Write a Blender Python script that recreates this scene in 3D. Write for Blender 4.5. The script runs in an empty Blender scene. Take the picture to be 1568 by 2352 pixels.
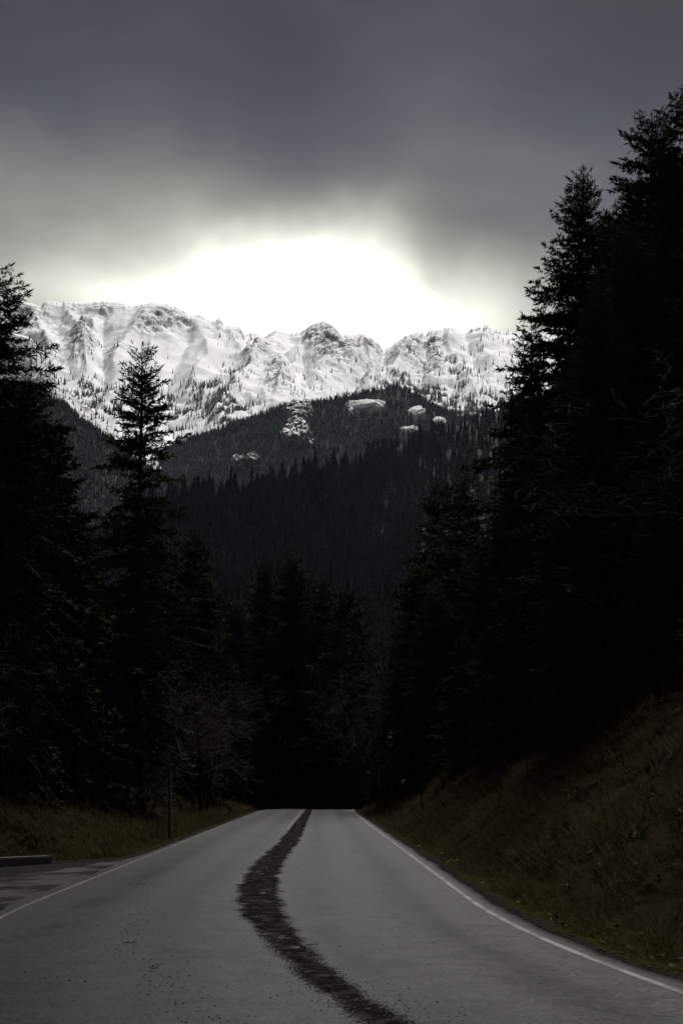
import bpy, math, random
import numpy as np
from math import radians, sin, cos, tan, pi, sqrt, exp

C = bpy.context.scene.collection
S = bpy.context.scene
random.seed(7)

# ------------------------------------------------------------------ camera
# The photograph is described in a 1568 x 2352 frame: focal length FP, horizon row HY, eye height EYE.
FP, CX, HY, EYE = 3267.0, 784.0, 1808.0, 1.8
cam = bpy.data.cameras.new('camera')
cam.sensor_fit = 'VERTICAL'; cam.sensor_height = 36.0; cam.sensor_width = 24.0
cam.lens = 36.0 * FP / 2352.0
cam.shift_y = (HY - 1176.0) / 2352.0
cam.clip_start = 0.1; cam.clip_end = 60000
camo = bpy.data.objects.new('camera', cam); C.objects.link(camo)
camo.location = (0, 0, EYE); camo.rotation_euler = (radians(90), 0, 0)
S.camera = camo

# ------------------------------------------------------------------ light
SUN_EL, SUN_AZ = 52.0, 13.0          # degrees above the horizon, degrees to the right of straight ahead
SUN_STRENGTH, SUN_ANGLE = 4.8, 14.0
sd = bpy.data.lights.new('sun', 'SUN'); sd.energy = SUN_STRENGTH; sd.angle = radians(SUN_ANGLE); sd.color = (1.0, 0.975, 0.94)
so = bpy.data.objects.new('sun', sd); C.objects.link(so)
so.rotation_euler = (radians(90 - SUN_EL), 0, radians(180 - SUN_AZ))
S.view_settings.view_transform = 'Standard'; S.view_settings.look = 'None'
S.view_settings.exposure = 0.0; S.view_settings.gamma = 1.0; S.view_settings.use_curve_mapping = False

# ------------------------------------------------------------------ node helper
class NT:
    def __init__(s, tree): s.t = tree; s.n = tree.nodes; s.l = tree.links
    def node(s, typ, **kw):
        n = s.n.new(typ)
        for k, v in kw.items(): setattr(n, k, v)
        return n
    def put(s, sock, v):
        if hasattr(v, 'is_linked') or isinstance(v, bpy.types.NodeSocket): s.l.new(v, sock)
        elif v is not None:
            if isinstance(v, (tuple, list)) and len(v) == 3 and sock.type == 'RGBA': v = (*v, 1)
            sock.default_value = v
    def math(s, op, a, b=None, c=None, clamp=False):
        n = s.node('ShaderNodeMath', operation=op, use_clamp=clamp)
        for i, v in enumerate((a, b, c)):
            if v is not None: s.put(n.inputs[i], v)
        return n.outputs[0]
    def vec(s, op, a, b=None, scale=None):
        n = s.node('ShaderNodeVectorMath', operation=op)
        s.put(n.inputs[0], a)
        if b is not None: s.put(n.inputs[1], b)
        if scale is not None: s.put(n.inputs['Scale'], scale)
        return n.outputs['Value'] if op in ('LENGTH', 'DOT_PRODUCT', 'DISTANCE') else n.outputs[0]
    def noise(s, vec, scale, detail=4, rough=0.55, dist=0.0, col=False):
        n = s.node('ShaderNodeTexNoise')
        if vec is not None: s.put(n.inputs['Vector'], vec)
        n.inputs['Scale'].default_value = scale; n.inputs['Detail'].default_value = detail
        n.inputs['Roughness'].default_value = rough; n.inputs['Distortion'].default_value = dist
        return n.outputs['Color' if col else 0]
    def ramp(s, f, stops, interp='LINEAR'):
        n = s.node('ShaderNodeValToRGB'); r = n.color_ramp; r.interpolation = interp
        while len(r.elements) < len(stops): r.elements.new(0.5)
        for e, (p, c) in zip(r.elements, stops):
            e.position = p; e.color = (c, c, c, 1) if not isinstance(c, (tuple, list)) else (*c, 1)
        s.put(n.inputs[0], f); return n.outputs[0]
    def smooth(s, f, a, b):
        n = s.node('ShaderNodeMapRange', interpolation_type='SMOOTHSTEP')
        s.put(n.inputs[0], f); s.put(n.inputs[1], a); s.put(n.inputs[2], b); return n.outputs[0]
    def mix(s, f, a, b, blend='MIX'):
        n = s.node('ShaderNodeMix', data_type='RGBA', blend_type=blend)
        s.put(n.inputs[0], f); s.put(n.inputs[6], a); s.put(n.inputs[7], b); return n.outputs[2]
    def attr(s, name):
        return s.node('ShaderNodeAttribute', attribute_name=name).outputs['Fac']
    def sep(s, v):
        n = s.node('ShaderNodeSeparateXYZ'); s.put(n.inputs[0], v); return n.outputs
    def comb(s, x, y, z):
        n = s.node('ShaderNodeCombineXYZ')
        for i, v in enumerate((x, y, z)): s.put(n.inputs[i], v)
        return n.outputs[0]
    def bump(s, h, strength=0.5, dist=0.02):
        n = s.node('ShaderNodeBump'); s.put(n.inputs['Height'], h)
        n.inputs['Strength'].default_value = strength; n.inputs['Distance'].default_value = dist; return n.outputs[0]

# ------------------------------------------------------------------ sky: overcast with a bright break over the ridge
w = bpy.data.worlds.new('World'); S.world = w; w.use_nodes = True
T = NT(w.node_tree); T.n.clear()
dirv = T.vec('NORMALIZE', T.node('ShaderNodeTexCoord').outputs['Generated'])
warp = T.vec('SCALE', T.vec('SUBTRACT', T.noise(dirv, 5.0, 3, 0.5, col=True), (0.5, 0.5, 0.5)), scale=0.09)
dw = T.vec('ADD', dirv, warp)
warp2 = T.vec('SCALE', T.vec('SUBTRACT', T.noise(dirv, 11.0, 3, 0.5, col=True), (0.5, 0.5, 0.5)), scale=0.05)
dg = T.vec('ADD', dirv, warp2)
def dirof(px, py):
    v = np.array([(px - CX) / FP, 1.0, (HY - py) / FP]); return tuple(v / np.linalg.norm(v))
def blob(px, py, sx, sz, src=None):
    q = T.vec('SUBTRACT', dg if src is None else src, dirof(px, py))
    q = T.vec('MULTIPLY', q, (FP / sx, FP / (sx * 2.0), FP / sz))
    return T.vec('LENGTH', q)
def gauss(r, k=1.0):
    return T.math('EXPONENT', T.math('MULTIPLY', T.math('MULTIPLY', r, r), -k))
core = T.math('MULTIPLY', gauss(blob(755, 685, 170, 116)), 1.9)
core = T.math('ADD', core, T.math('MULTIPLY', gauss(blob(560, 700, 300, 86)), 0.95))
core = T.math('ADD', core, T.math('MULTIPLY', gauss(blob(300, 700, 270, 52)), 0.34))
core = T.math('ADD', core, T.math('MULTIPLY', gauss(blob(990, 760, 230, 92)), 0.95))
halo = T.math('MULTIPLY', gauss(blob(560, 680, 900, 185, dw)), 0.125)
halo = T.math('ADD', halo, T.math('MULTIPLY', gauss(blob(600, 640, 480, 150, dw)), 0.12))
halo = T.math('ADD', halo, T.math('MULTIPLY', gauss(blob(120, 510, 400, 150, dw)), 0.19))
halo = T.math('ADD', halo, T.math('MULTIPLY', gauss(blob(1100, 330, 280, 200, dw)), 0.06))
halo = T.math('MULTIPLY', halo, T.math('SUBTRACT', 1.0, T.math('MULTIPLY', gauss(blob(960, 540, 150, 70, dw)), 0.45)))
zc = T.sep(dirv)[2]
base = T.ramp(T.math('MULTIPLY', zc, 1.0), [(0.0, 0.10), (0.33, 0.098), (0.39, 0.082), (0.43, 0.062), (0.465, 0.047), (0.51, 0.040), (1.0, 0.040)])
cl = T.noise(T.vec('MULTIPLY', dw, (1.0, 1.0, 1.9)), 4.2, 4, 0.5)
cl = T.math('MULTIPLY_ADD', T.smooth(cl, 0.30, 0.70), 0.52, 0.75)
streak = T.noise(T.vec('MULTIPLY', dg, (1.0, 1.0, 2.6)), 6.5, 6, 0.58)
cl = T.math('MULTIPLY', cl, T.math('MULTIPLY_ADD', T.smooth(streak, 0.3, 0.7), 0.24, 0.88))
lum = T.math('ADD', T.math('MULTIPLY', T.math('ADD', base, halo), cl), core)
warm = T.smooth(lum, 0.06, 0.22)
tint = T.mix(warm, (0.93, 0.97, 1.12), (1.02, 1.03, 0.91))
cloud = T.vec('SCALE', tint, scale=lum)
bg1 = T.node('ShaderNodeBackground'); T.put(bg1.inputs[0], cloud); bg1.inputs[1].default_value = 1.0
sky = T.node('ShaderNodeTexSky', sky_type='NISHITA', sun_disc=False)
sky.sun_elevation = radians(SUN_EL); sky.sun_rotation = radians(SUN_AZ)
bg2 = T.node('ShaderNodeBackground'); T.put(bg2.inputs[0], sky.outputs[0]); bg2.inputs[1].default_value = 0.05
mx = T.node('ShaderNodeMixShader'); mx.inputs[0].default_value = 0.97
T.l.new(bg2.outputs[0], mx.inputs[1]); T.l.new(bg1.outputs[0], mx.inputs[2])
T.l.new(mx.outputs[0], T.node('ShaderNodeOutputWorld').inputs[0])

# ------------------------------------------------------------------ helpers
def material(name, color=None, rough=0.85, spec=0.3):
    m = bpy.data.materials.new(name); m.use_nodes = True
    t = NT(m.node_tree); b = m.node_tree.nodes['Principled BSDF']
    b.inputs['Roughness'].default_value = rough; b.inputs['Specular IOR Level'].default_value = spec
    if color is not None: b.inputs['Base Color'].default_value = (*color, 1)
    return m, t, b
def mesh(name, v, f, attrs=None, smooth=False):
    """v (n,3), f (m,3) or (m,4) index array, or a list of such arrays"""
    me = bpy.data.meshes.new(name)
    v = np.asarray(v, np.float32)
    fl = [np.asarray(a, np.int32) for a in (f if isinstance(f, list) else [f]) if len(a)]
    me.vertices.add(len(v)); me.vertices.foreach_set('co', v.ravel())
    nl = sum(a.size for a in fl); npoly = sum(len(a) for a in fl)
    me.loops.add(nl); me.loops.foreach_set('vertex_index', np.concatenate([a.ravel() for a in fl]))
    me.polygons.add(npoly)
    tot = np.concatenate([np.full(len(a), a.shape[1], np.int32) for a in fl])
    st = np.concatenate([[0], np.cumsum(tot)[:-1]]).astype(np.int32)
    me.polygons.foreach_set('loop_start', st)
    if smooth: me.polygons.foreach_set('use_smooth', np.ones(npoly, bool))
    for k, a in (attrs or {}).items():
        at = me.attributes.new(k, 'FLOAT', 'POINT'); at.data.foreach_set('value', np.asarray(a, np.float32).ravel())
    me.update(calc_edges=True); me.validate()
    return me
def obj(name, me, mat=None, parent=None, loc=None):
    o = bpy.data.objects.new(name, me); C.objects.link(o)
    if mat is not None and me is not None and not me.materials: me.materials.append(mat)
    if parent is not None: o.parent = parent
    if loc is not None: o.location = loc
    return o
def tag(o, label=None, cat=None, group=None, kind=None):
    if label: o['label'] = label
    if cat: o['category'] = cat
    if group: o['group'] = group
    if kind: o['kind'] = kind
    return o
def empty(name, loc=(0, 0, 0)):
    e = bpy.data.objects.new(name, None); C.objects.link(e); e.location = loc; e.empty_display_size = 0.5; return e
def grid_faces(nr, nc):
    i = np.arange(nr * nc).reshape(nr, nc)
    return np.stack([i[:-1, :-1], i[:-1, 1:], i[1:, 1:], i[1:, :-1]], -1).reshape(-1, 4)
def _h(ix, iy, seed):
    n = (ix.astype(np.int64) * 374761393 + iy.astype(np.int64) * 668265263 + seed * 974634777) & 0x7fffffff
    n = ((n ^ (n >> 13)) * 1274126177) & 0x7fffffff
    n = ((n ^ (n >> 15)) * 2246822519) & 0x7fffffff
    return (n ^ (n >> 16)) & 0xffff
def gnoise(x, y, seed=0):
    x = np.asarray(x, float); y = np.asarray(y, float); x, y = np.broadcast_arrays(x, y)
    x0 = np.floor(x); y0 = np.floor(y); fx = x - x0; fy = y - y0
    u = fx * fx * fx * (fx * (fx * 6 - 15) + 10); v = fy * fy * fy * (fy * (fy * 6 - 15) + 10)
    r = 0
    out = []
    for dx, dy in ((0, 0), (1, 0), (0, 1), (1, 1)):
        a = _h(x0 + dx, y0 + dy, seed) * (2 * pi / 65536)
        out.append(np.cos(a) * (fx - dx) + np.sin(a) * (fy - dy))
    a = out[0] + u * (out[1] - out[0]); b = out[2] + u * (out[3] - out[2])
    return (a + v * (b - a)) * 1.5
def fbm(x, y, seed=0, octv=5, gain=0.5, ridged=False):
    s = 0.0; a = 1.0; t = 0.0
    for k in range(octv):
        n = gnoise(x * 2.03 ** k + 17.3 * k, y * 2.03 ** k - 9.1 * k, seed + k)
        if ridged: n = 1 - 2 * np.abs(n)
        s = s + a * n; t += a; a *= gain
    return s / t
def interp(x, pts):
    p = np.array(pts, float); return np.interp(x, p[:, 0], p[:, 1])
def smoothed(pts, width):
    p = np.array(pts, float); q = np.linspace(p[0, 0], p[-1, 0], 1200); y = np.interp(q, p[:, 0], p[:, 1])
    n = max(3, int(width / (q[1] - q[0]))); k = np.hanning(n + 2)[1:-1]; k /= k.sum()
    yp = np.concatenate([np.linspace(y[0] - (y[1] - y[0]) * n, y[0], n, endpoint=False), y, y[-1] + (y[-1] - y[-2]) * np.arange(1, n + 1)])
    ys = np.convolve(yp, k, 'same')[n:-n]
    return lambda v: np.interp(v, q, ys)
def tube(pts, rad, sides=6):
    pts = np.asarray(pts, float); n = len(pts); rad = np.broadcast_to(np.asarray(rad, float), (n,))
    d = np.gradient(pts, axis=0); d /= np.linalg.norm(d, axis=1, keepdims=True) + 1e-9
    ref = np.where(np.abs(d[:, 2:3]) > 0.9, np.array([[1., 0, 0]]), np.array([[0, 0, 1.]]))
    a = np.cross(d, ref); a /= np.linalg.norm(a, axis=1, keepdims=True) + 1e-9; b = np.cross(d, a)
    th = np.arange(sides) * 2 * pi / sides
    v = pts[:, None] + rad[:, None, None] * (np.cos(th)[None, :, None] * a[:, None] + np.sin(th)[None, :, None] * b[:, None])
    i = np.arange(n * sides).reshape(n, sides); j = np.roll(i, -1, axis=1)
    f = np.stack([i[:-1], j[:-1], j[1:], i[1:]], -1).reshape(-1, 4)
    return v.reshape(-1, 3), f
class Bag:
    def __init__(s): s.v = []; s.q = []; s.t = []; s.n = 0
    def add(s, v, f):
        f = np.asarray(f) + s.n
        (s.q if f.shape[1] == 4 else s.t).append(f); s.v.append(np.asarray(v)); s.n += len(v)
    def mesh(s, name, smooth=False, attrs=None):
        fl = []
        if s.q: fl.append(np.concatenate(s.q))
        if s.t: fl.append(np.concatenate(s.t))
        return mesh(name, np.concatenate(s.v), fl, attrs, smooth)

# ------------------------------------------------------------------ the lie of the land
road_c = smoothed([(-80, 16), (-30, 7.2), (0, 1.75), (6, 0.6), (12.5, -0.51), (16, -1.02), (20.2, -1.34), (28.5, -1.47), (46.7, -1.75), (68, -2.1), (107, -2.65), (150, -2.0), (220, 3), (300, 16)], 9)
scar_c = smoothed([(-80, 16.4), (0, 2.3), (6, 1.2), (10.8, 0.32), (12.5, -0.09), (15.6, -0.58), (19.9, -1.13), (25.5, -1.50), (34.4, -1.71), (44.9, -1.69), (61, -1.88), (115, -2.58), (150, -2), (300, 16)], 5)
def road_z(y):
    y = np.asarray(y, float); t = np.clip(y - 105, 0, None)
    return np.where(t < 100, -0.0003 * t * t, -3.0 - 0.06 * (t - 100))
def left_edge(y):          # the gravel turnout opens to the left between about 10 and 36 m
    return 3.95 + 8.5 * np.clip((38.5 - y) / 9.0, 0, 1) ** 1.2
def ground_uz(u, y):
    u = np.asarray(u, float); y = np.asarray(y, float)
    x = u + road_c(y)
    zr = np.clip(road_z(y), -26, None)
    # right bank
    a = np.clip(u - 4.55, 0, None)
    steep = interp(a, [(0, 0), (0.5, 0.12), (5.2, 4.0), (9, 5.9), (20, 10.5), (60, 26), (200, 70), (2000, 90)])
    amp = np.clip(a / 3, 0, 1)
    steep = steep * (1 + 0.16 * gnoise(x * 0.07 + 3, y * 0.055, 5)) + amp * (0.40 * gnoise(x * 0.5 - y * 0.1, y * 0.22, 6) + 0.20 * gnoise(x * 1.1, y * 0.8 + x * .6, 7) + 0.08 * gnoise(x * 3.1, y * 2.7, 8))
    fade = np.clip((y - 95) / 60, 0, 1)
    steep = steep * (1 - 0.35 * fade) * np.clip((y + 60) / 60, 0.3, 1)
    # left bank
    b = np.clip(-u - left_edge(y) - 0.5, 0, None)
    lb = interp(b, [(0, 0), (1.2, 0.35), (4.5, 1.75), (8, 2.3), (30, 4.0), (120, 9), (2000, 12)])
    lb = lb * (1 + 0.25 * gnoise(x * 0.06, y * 0.06 + 7, 9)) + np.clip(b / 2, 0, 1) * (0.22 * gnoise(x * 0.35, y * 0.3, 10) + 0.09 * gnoise(x * 1.2, y * 1.3, 12))
    edge = -0.035 * np.clip(np.abs(u) - 3.7, 0, 1.2) - 0.05
    verge = 0.03 * gnoise(x * 2.3, y * 2.1, 11) * np.clip((np.abs(u) - 4.2) * 3, 0, 1)
    return zr + edge + verge + steep + lb
def ground(x, y):
    return float(ground_uz(x - road_c(y), y))
def at(px, py, d):
    return ((px - CX) * d / FP, d, EYE + (HY - py) * d / FP)

# ------------------------------------------------------------------ ground sheet
us = np.concatenate([-9000 * np.linspace(1, 0.06, 10) ** 2.0, -np.geomspace(30, 12, 18)[:-1], np.linspace(-12, -3, 60)[:-1], np.linspace(-3, 3, 7)[:-1], np.linspace(3, 12, 72)[:-1], np.geomspace(12, 40, 34)[:-1], 9000 * np.linspace(0.068, 1, 10) ** 2.0])
us = np.unique(us)
ys = np.unique(np.concatenate([-200 * np.linspace(1, 0.1, 8), np.linspace(-20, 6, 14), np.linspace(6, 60, 220), np.linspace(60, 140, 130), np.linspace(140, 300, 50), np.geomspace(300, 30000, 24)]))
U, Y = np.meshgrid(us, ys)
X = U + road_c(np.clip(Y, -80, 300))
Z = ground_uz(U, Y)
m_ground, t, b = material('bank_ground', rough=0.9, spec=0.0)
pos = t.node('ShaderNodeNewGeometry').outputs['Position']
ua = t.attr('lateral'); ed = t.attr('verge')
n1 = t.noise(pos, 1.1, 5, 0.6); n2 = t.noise(pos, 9, 5, 0.65); n3 = t.noise(pos, 45, 3, 0.6)
streaky = t.noise(t.vec('MULTIPLY', pos, (2.2, 0.5, 2.2)), 1.6, 5, 0.6)
gravel = t.mix(t.smooth(n3, 0.35, 0.68), (0.006, 0.006, 0.0055), (0.028, 0.026, 0.025))
moss = t.mix(n2, (0.012, 0.012, 0.003), (0.034, 0.031, 0.009))
soil = t.mix(t.smooth(streaky, 0.38, 0.62), (0.006, 0.0045, 0.003), (0.022, 0.016, 0.010))
soil = t.mix(t.math('MULTIPLY', t.smooth(n1, 0.52, 0.66), 0.6), soil, (0.014, 0.016, 0.006))
soil = t.mix(t.math('MULTIPLY', t.smooth(n2, 0.60, 0.75), 0.5), soil, (0.013, 0.012, 0.011))
e2 = t.math('ADD', ed, t.math('MULTIPLY_ADD', n1, 0.7, -0.35))
col = t.mix(t.smooth(e2, 0.30, 0.62), gravel, moss)
col = t.mix(t.smooth(e2, 0.85, 1.5), col, soil)
t.put(b.inputs['Base Color'], col)
t.put(b.inputs['Normal'], t.bump(t.math('ADD', t.math('MULTIPLY', n2, 1.0), t.math('MULTIPLY', n3, 0.5)), 0.9, 0.08))
verge = np.where(U > 0, U - 3.55, -U - left_edge(Y) + 0.35)
gm = mesh('ground', np.stack([X, Y, Z], -1).reshape(-1, 3), grid_faces(*U.shape), {'lateral': U, 'verge': verge}, True)
tag(obj('ground', gm, m_ground), 'dark valley ground with gravel verges, moss and soil banks', kind='structure')

# ------------------------------------------------------------------ road
ru = np.linspace(-3.72, 3.72, 25)
ry = np.unique(np.concatenate([np.linspace(-60, 6, 40), np.linspace(6, 140, 420), np.linspace(140, 290, 60)]))
RU, RY = np.meshgrid(ru, ry)
edge_n = np.where(np.abs(RU) > 3.6, 0.06 * gnoise(RY * 0.5, RU, 21) + 0.04 * gnoise(RY * 1.3, RU, 22), 0)
RX = RU + road_c(RY) + edge_n
def road_surface(u, y): return road_z(y) + 0.045 * (1 - (np.asarray(u) / 3.7) ** 2)
RZ = road_surface(RU, RY)
m_road, t, b = material('asphalt', rough=0.5, spec=0.5)
pos = t.node('ShaderNodeNewGeometry').outputs['Position']
u = t.attr('lateral'); sv = t.attr('scar'); al = t.attr('along')
px_, py_, pz_ = t.sep(pos)
lane = t.comb(t.math('MULTIPLY', u, 1.0), t.math('MULTIPLY', al, 0.035), 0.0)
band = t.noise(lane, 1.3, 3, 0.5)
mott = t.noise(pos, 0.45, 4, 0.6); fine = t.noise(pos, 60, 3, 0.6); mid = t.noise(pos, 7, 4, 0.6); agg = t.noise(pos, 180, 2, 0.7)
asp = t.mix(t.smooth(band, 0.3, 0.7), (0.008, 0.008, 0.008), (0.022, 0.022, 0.0217))
def track(c0, w0): return t.math('EXPONENT', t.math('MULTIPLY', t.math('POWER', t.math('DIVIDE', t.math('ABSOLUTE', t.math('SUBTRACT', u, c0)), w0), 2.0), -1.0))
trk = t.math('ADD', t.math('ADD', track(0.95, 0.42), track(2.35, 0.40)), t.math('ADD', track(-0.95, 0.38), track(-2.45, 0.45)))
trk = t.math('MULTIPLY', trk, t.math('MULTIPLY_ADD', t.noise(t.comb(u, t.math('MULTIPLY', al, 0.05), 5.0), 1.5, 3, 0.6), 1.2, 0.1), clamp=True)
asp = t.mix(t.math('MULTIPLY', trk, 0.7), asp, (0.040, 0.040, 0.0395))
asp = t.mix(t.smooth(mott, 0.35, 0.7), asp, (0.013, 0.013, 0.013))
asp = t.mix(t.math('MULTIPLY', t.smooth(fine, 0.46, 0.62), 0.75), asp, (0.004, 0.004, 0.004))
asp = t.mix(t.math('MULTIPLY', t.smooth(t.noise(pos, 42, 3, 0.7), 0.56, 0.66), 0.55), asp, (0.075, 0.074, 0.071))
# dark ragged scar of stripped, damp surface along the middle
rag = t.noise(t.comb(t.math('MULTIPLY', px_, 1.0), t.math('MULTIPLY', py_, 0.6), 0.0), 1.1, 6, 0.7)
rag2 = t.noise(t.comb(t.math('MULTIPLY', px_, 1.2), t.math('MULTIPLY', py_, 1.1), 3.0), 2.2, 7, 0.75)
wid = t.attr('scar_width')
du = t.math('DIVIDE', t.math('ABSOLUTE', sv), wid)
du = t.math('ADD', du, t.math('MULTIPLY_ADD', rag, 1.3, -0.65))
du = t.math('ADD', du, t.math('MULTIPLY_ADD', rag2, 1.0, -0.5))
soft = t.attr('scar_soft')
grit = t.noise(pos, 38, 3, 0.7)
du = t.math('ADD', du, t.math('MULTIPLY', t.math('SUBTRACT', grit, 0.5), t.math('MULTIPLY_ADD', soft, 3.0, 0.7)))
scar = t.math('SUBTRACT', 1.0, t.smooth(du, 0.86, 1.10))
scar = t.math('MULTIPLY', scar, t.math('SUBTRACT', 1.0, t.math('MULTIPLY', t.smooth(t.noise(pos, 5.0, 6, 0.78), 0.56, 0.66), 0.75)))
inner = t.mix(t.smooth(t.noise(pos, 3.5, 6, 0.8), 0.45, 0.70), (0.004, 0.0038, 0.0035), (0.030, 0.027, 0.024))
col = t.mix(scar, asp, inner)
# thin dark film of washed gravel where the turnout joins
tn = t.noise(t.comb(t.math('MULTIPLY', px_, 0.5), t.math('MULTIPLY', py_, 1.4), 1.0), 1.7, 6, 0.72)
film = t.math('MULTIPLY', t.smooth(t.math('MULTIPLY', u, -1.0), 3.3, 3.75), t.smooth(tn, 0.50, 0.62))
rim = t.smooth(t.math('ADD', t.math('ABSOLUTE', u), t.math('MULTIPLY_ADD', grit, 0.5, -0.25)), 3.50, 3.72)
rim = t.math('MULTIPLY', rim, t.math('MAXIMUM', t.math('GREATER_THAN', u, 0.0), t.smooth(al, 34.0, 40.0)))
film = t.math('MAXIMUM', film, rim)
col = t.mix(film, col, (0.016, 0.015, 0.014))
t.put(b.inputs['Base Color'], col)
t.put(b.inputs['Roughness'], t.math('MAXIMUM', t.math('MULTIPLY_ADD', t.math('ADD', t.math('MULTIPLY', trk, 0.7), t.math('MULTIPLY', band, 0.5)), -0.16, t.math('MULTIPLY_ADD', mid, 0.10, 0.41)), t.math('MULTIPLY', scar, 0.95)))
rough_part = t.math('MAXIMUM', scar, film)
grain = t.math('MULTIPLY', t.math('MULTIPLY_ADD', t.smooth(t.noise(pos, 26, 4, 0.8), 0.36, 0.64), 1.0, 0.5), t.math('MULTIPLY_ADD', t.smooth(t.noise(pos, 2.2, 5, 0.7), 0.3, 0.7), 0.4, 0.8))
t.put(b.inputs['Specular IOR Level'], t.math('MULTIPLY', t.math('MULTIPLY_ADD', rough_part, -0.087, 0.09), grain))
hgt = t.math('ADD', t.math('MULTIPLY', agg, 0.35), t.math('MULTIPLY', scar, t.math('MULTIPLY_ADD', grit, 3.0, -2.0)))
t.put(b.inputs['Normal'], t.bump(hgt, 0.25, 0.012))
sw = interp(RY, [(-60, 0.25), (8, 0.26), (12, 0.19), (16, 0.22), (20, 0.34), (26, 0.37), (40, 0.34), (60, 0.33), (120, 0.26)])
ss = interp(RY, [(-60, 1.0), (13, 0.9), (19, 0.35), (26, 0.1), (120, 0.0)])
rm = mesh('road', np.stack([RX, RY, RZ], -1).reshape(-1, 3), grid_faces(*RU.shape),
          {'lateral': RU, 'along': RY, 'scar': RX - scar_c(RY), 'scar_width': sw, 'scar_soft': ss}, True)
tag(obj('road', rm, m_road), 'grey two-lane asphalt road with a dark ragged scar down the middle', kind='structure')

def paint_material(name, c, wear):
    m, t, b = material(name, rough=0.6, spec=0.15)
    pos = t.node('ShaderNodeNewGeometry').outputs['Position']
    n = t.noise(pos, 16, 5, 0.75); n2 = t.noise(pos, 0.9, 4, 0.65)
    f = t.smooth(t.math('ADD', n, t.math('MULTIPLY_ADD', n2, 1.4, -0.45)), wear, wear + 0.14)
    t.put(b.inputs['Base Color'], t.mix(f, (0.018, 0.018, 0.018), c))
    return m
m_white = paint_material('worn_white_paint', (0.095, 0.095, 0.088), 0.68)
m_white_l = paint_material('badly_worn_white_paint', (0.045, 0.045, 0.043), 0.82)
m_yellow = paint_material('worn_yellow_paint', (0.080, 0.050, 0.006), 0.62)
def line(name, off, width, y0, y1, mat, label):
    yy = np.arange(y0, y1, 0.5)[:, None]; o = np.array([[-width / 2, width / 2]])
    uu = off + o + 0 * yy
    x = uu + road_c(yy); z = road_surface(uu, yy) + 0.004
    me = mesh(name, np.stack([x, yy + 0 * o, z], -1).reshape(-1, 3), grid_faces(len(yy), 2))
    tag(obj(name, me, mat), label, kind='structure')
line('edge_line', 3.42, 0.10, -50, 200, m_white, 'worn white edge line along the grassy bank side of the road')
line('edge_line', -3.42, 0.085, -50, 200, m_white_l, 'faded white edge line along the turnout side of the road')
line('centre_line', -0.30, 0.08, 58, 190, m_yellow, 'faint yellow centre line beside the dark scar near the crest')

# paved turnout apron on the left
ay = np.linspace(2, 40, 90)[:, None]; aw = np.linspace(0, 1, 24)[None, :]
outer = 3.75 + np.clip((36.5 - ay) * 0.62, 0.03, 9)
AU = -(3.74 + (outer - 3.74) * aw); AX = AU + road_c(ay) + 0 * AU
AZ = np.full_like(AU, 0.0) - 0.018 * np.clip(-AU - 3.7, 0, 1.0) - 0.012 + 0 * ay
m_apron, t, b = material('turnout_surface', rough=0.6, spec=0.4)
pos = t.node('ShaderNodeNewGeometry').outputs['Position']; px_, py_, pz_ = t.sep(pos)
tv = t.comb(t.math('MULTIPLY', px_, 0.7), t.math('MULTIPLY', t.math('ADD', py_, t.math('MULTIPLY', px_, -0.35)), 0.9), 0.0)
n = t.noise(tv, 0.9, 6, 0.72); g = t.noise(pos, 40, 3, 0.7); n2 = t.noise(pos, 0.6, 3, 0.5)
oa = t.attr('outer')
f = t.math('ADD', t.math('ADD', n, t.math('MULTIPLY_ADD', g, 0.35, -0.175)), t.math('MULTIPLY_ADD', t.smooth(oa, 0.25, 0.6), 0.40, 0.05))
f = t.smooth(f, 0.47, 0.60)
t.put(b.inputs['Base Color'], t.mix(f, t.mix(n2, (0.013, 0.013, 0.013), (0.024, 0.0235, 0.023)), t.mix(g, (0.006, 0.0055, 0.005), (0.022, 0.020, 0.019))))
t.put(b.inputs['Roughness'], t.math('MULTIPLY_ADD', f, 0.4, 0.48)); t.put(b.inputs['Specular IOR Level'], t.math('MULTIPLY_ADD', f, -0.055, 0.06))
t.put(b.inputs['Normal'], t.bump(t.math('MULTIPLY', g, f), 0.5, 0.02))
am = mesh('turnout', np.stack([AX, ay + 0 * AU, AZ], -1).reshape(-1, 3), grid_faces(*AU.shape), {'outer': aw + 0 * AU}, True)
tag(obj('turnout_pavement', am, m_apron), 'paved turnout with washed gravel beside the road', kind='structure')

# ------------------------------------------------------------------ hills and mountains (heightfields)
ridge_snow = [(-900, 560), (-500, 620), (-150, 660), (0, 700), (50, 693), (75, 697), (92, 703), (110, 690), (145, 696), (148, 692), (195, 696), (240, 691), (285, 696), (305, 703), (330, 698), (355, 694), (395, 701), (415, 712), (440, 722), (460, 725), (485, 739), (498, 734), (504, 730), (515, 749), (535, 748), (550, 751), (560, 769), (570, 766), (585, 764), (605, 775), (630, 759), (645, 760), (665, 766), (690, 762), (705, 752), (720, 742), (741, 736), (752, 738), (763, 745), (784, 767), (808, 768), (832, 765), (850, 774), (866, 785), (881, 806), (890, 798), (896, 796), (913, 783), (935, 770), (956, 763), (966, 762), (978, 771), (982, 760), (1000, 757), (1015, 756), (1029, 751), (1042, 758), (1064, 768), (1076, 761), (1089, 753), (1119, 750), (1135, 757), (1150, 762), (1205, 762), (1350, 740), (1700, 700), (2400, 640)]
r2 = random.Random(5)
NP, NT_ = 860, 245
pxs = np.concatenate([np.linspace(-900, -60, 110)[:-1], np.linspace(-60, 1330, NP - 180), np.linspace(1330, 2400, 72)[1:]])
tt = np.concatenate([np.linspace(0, 1, NT_), 1 + np.linspace(0.01, 0.5, 24)])
P, TT = np.meshgrid(pxs, tt)
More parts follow.
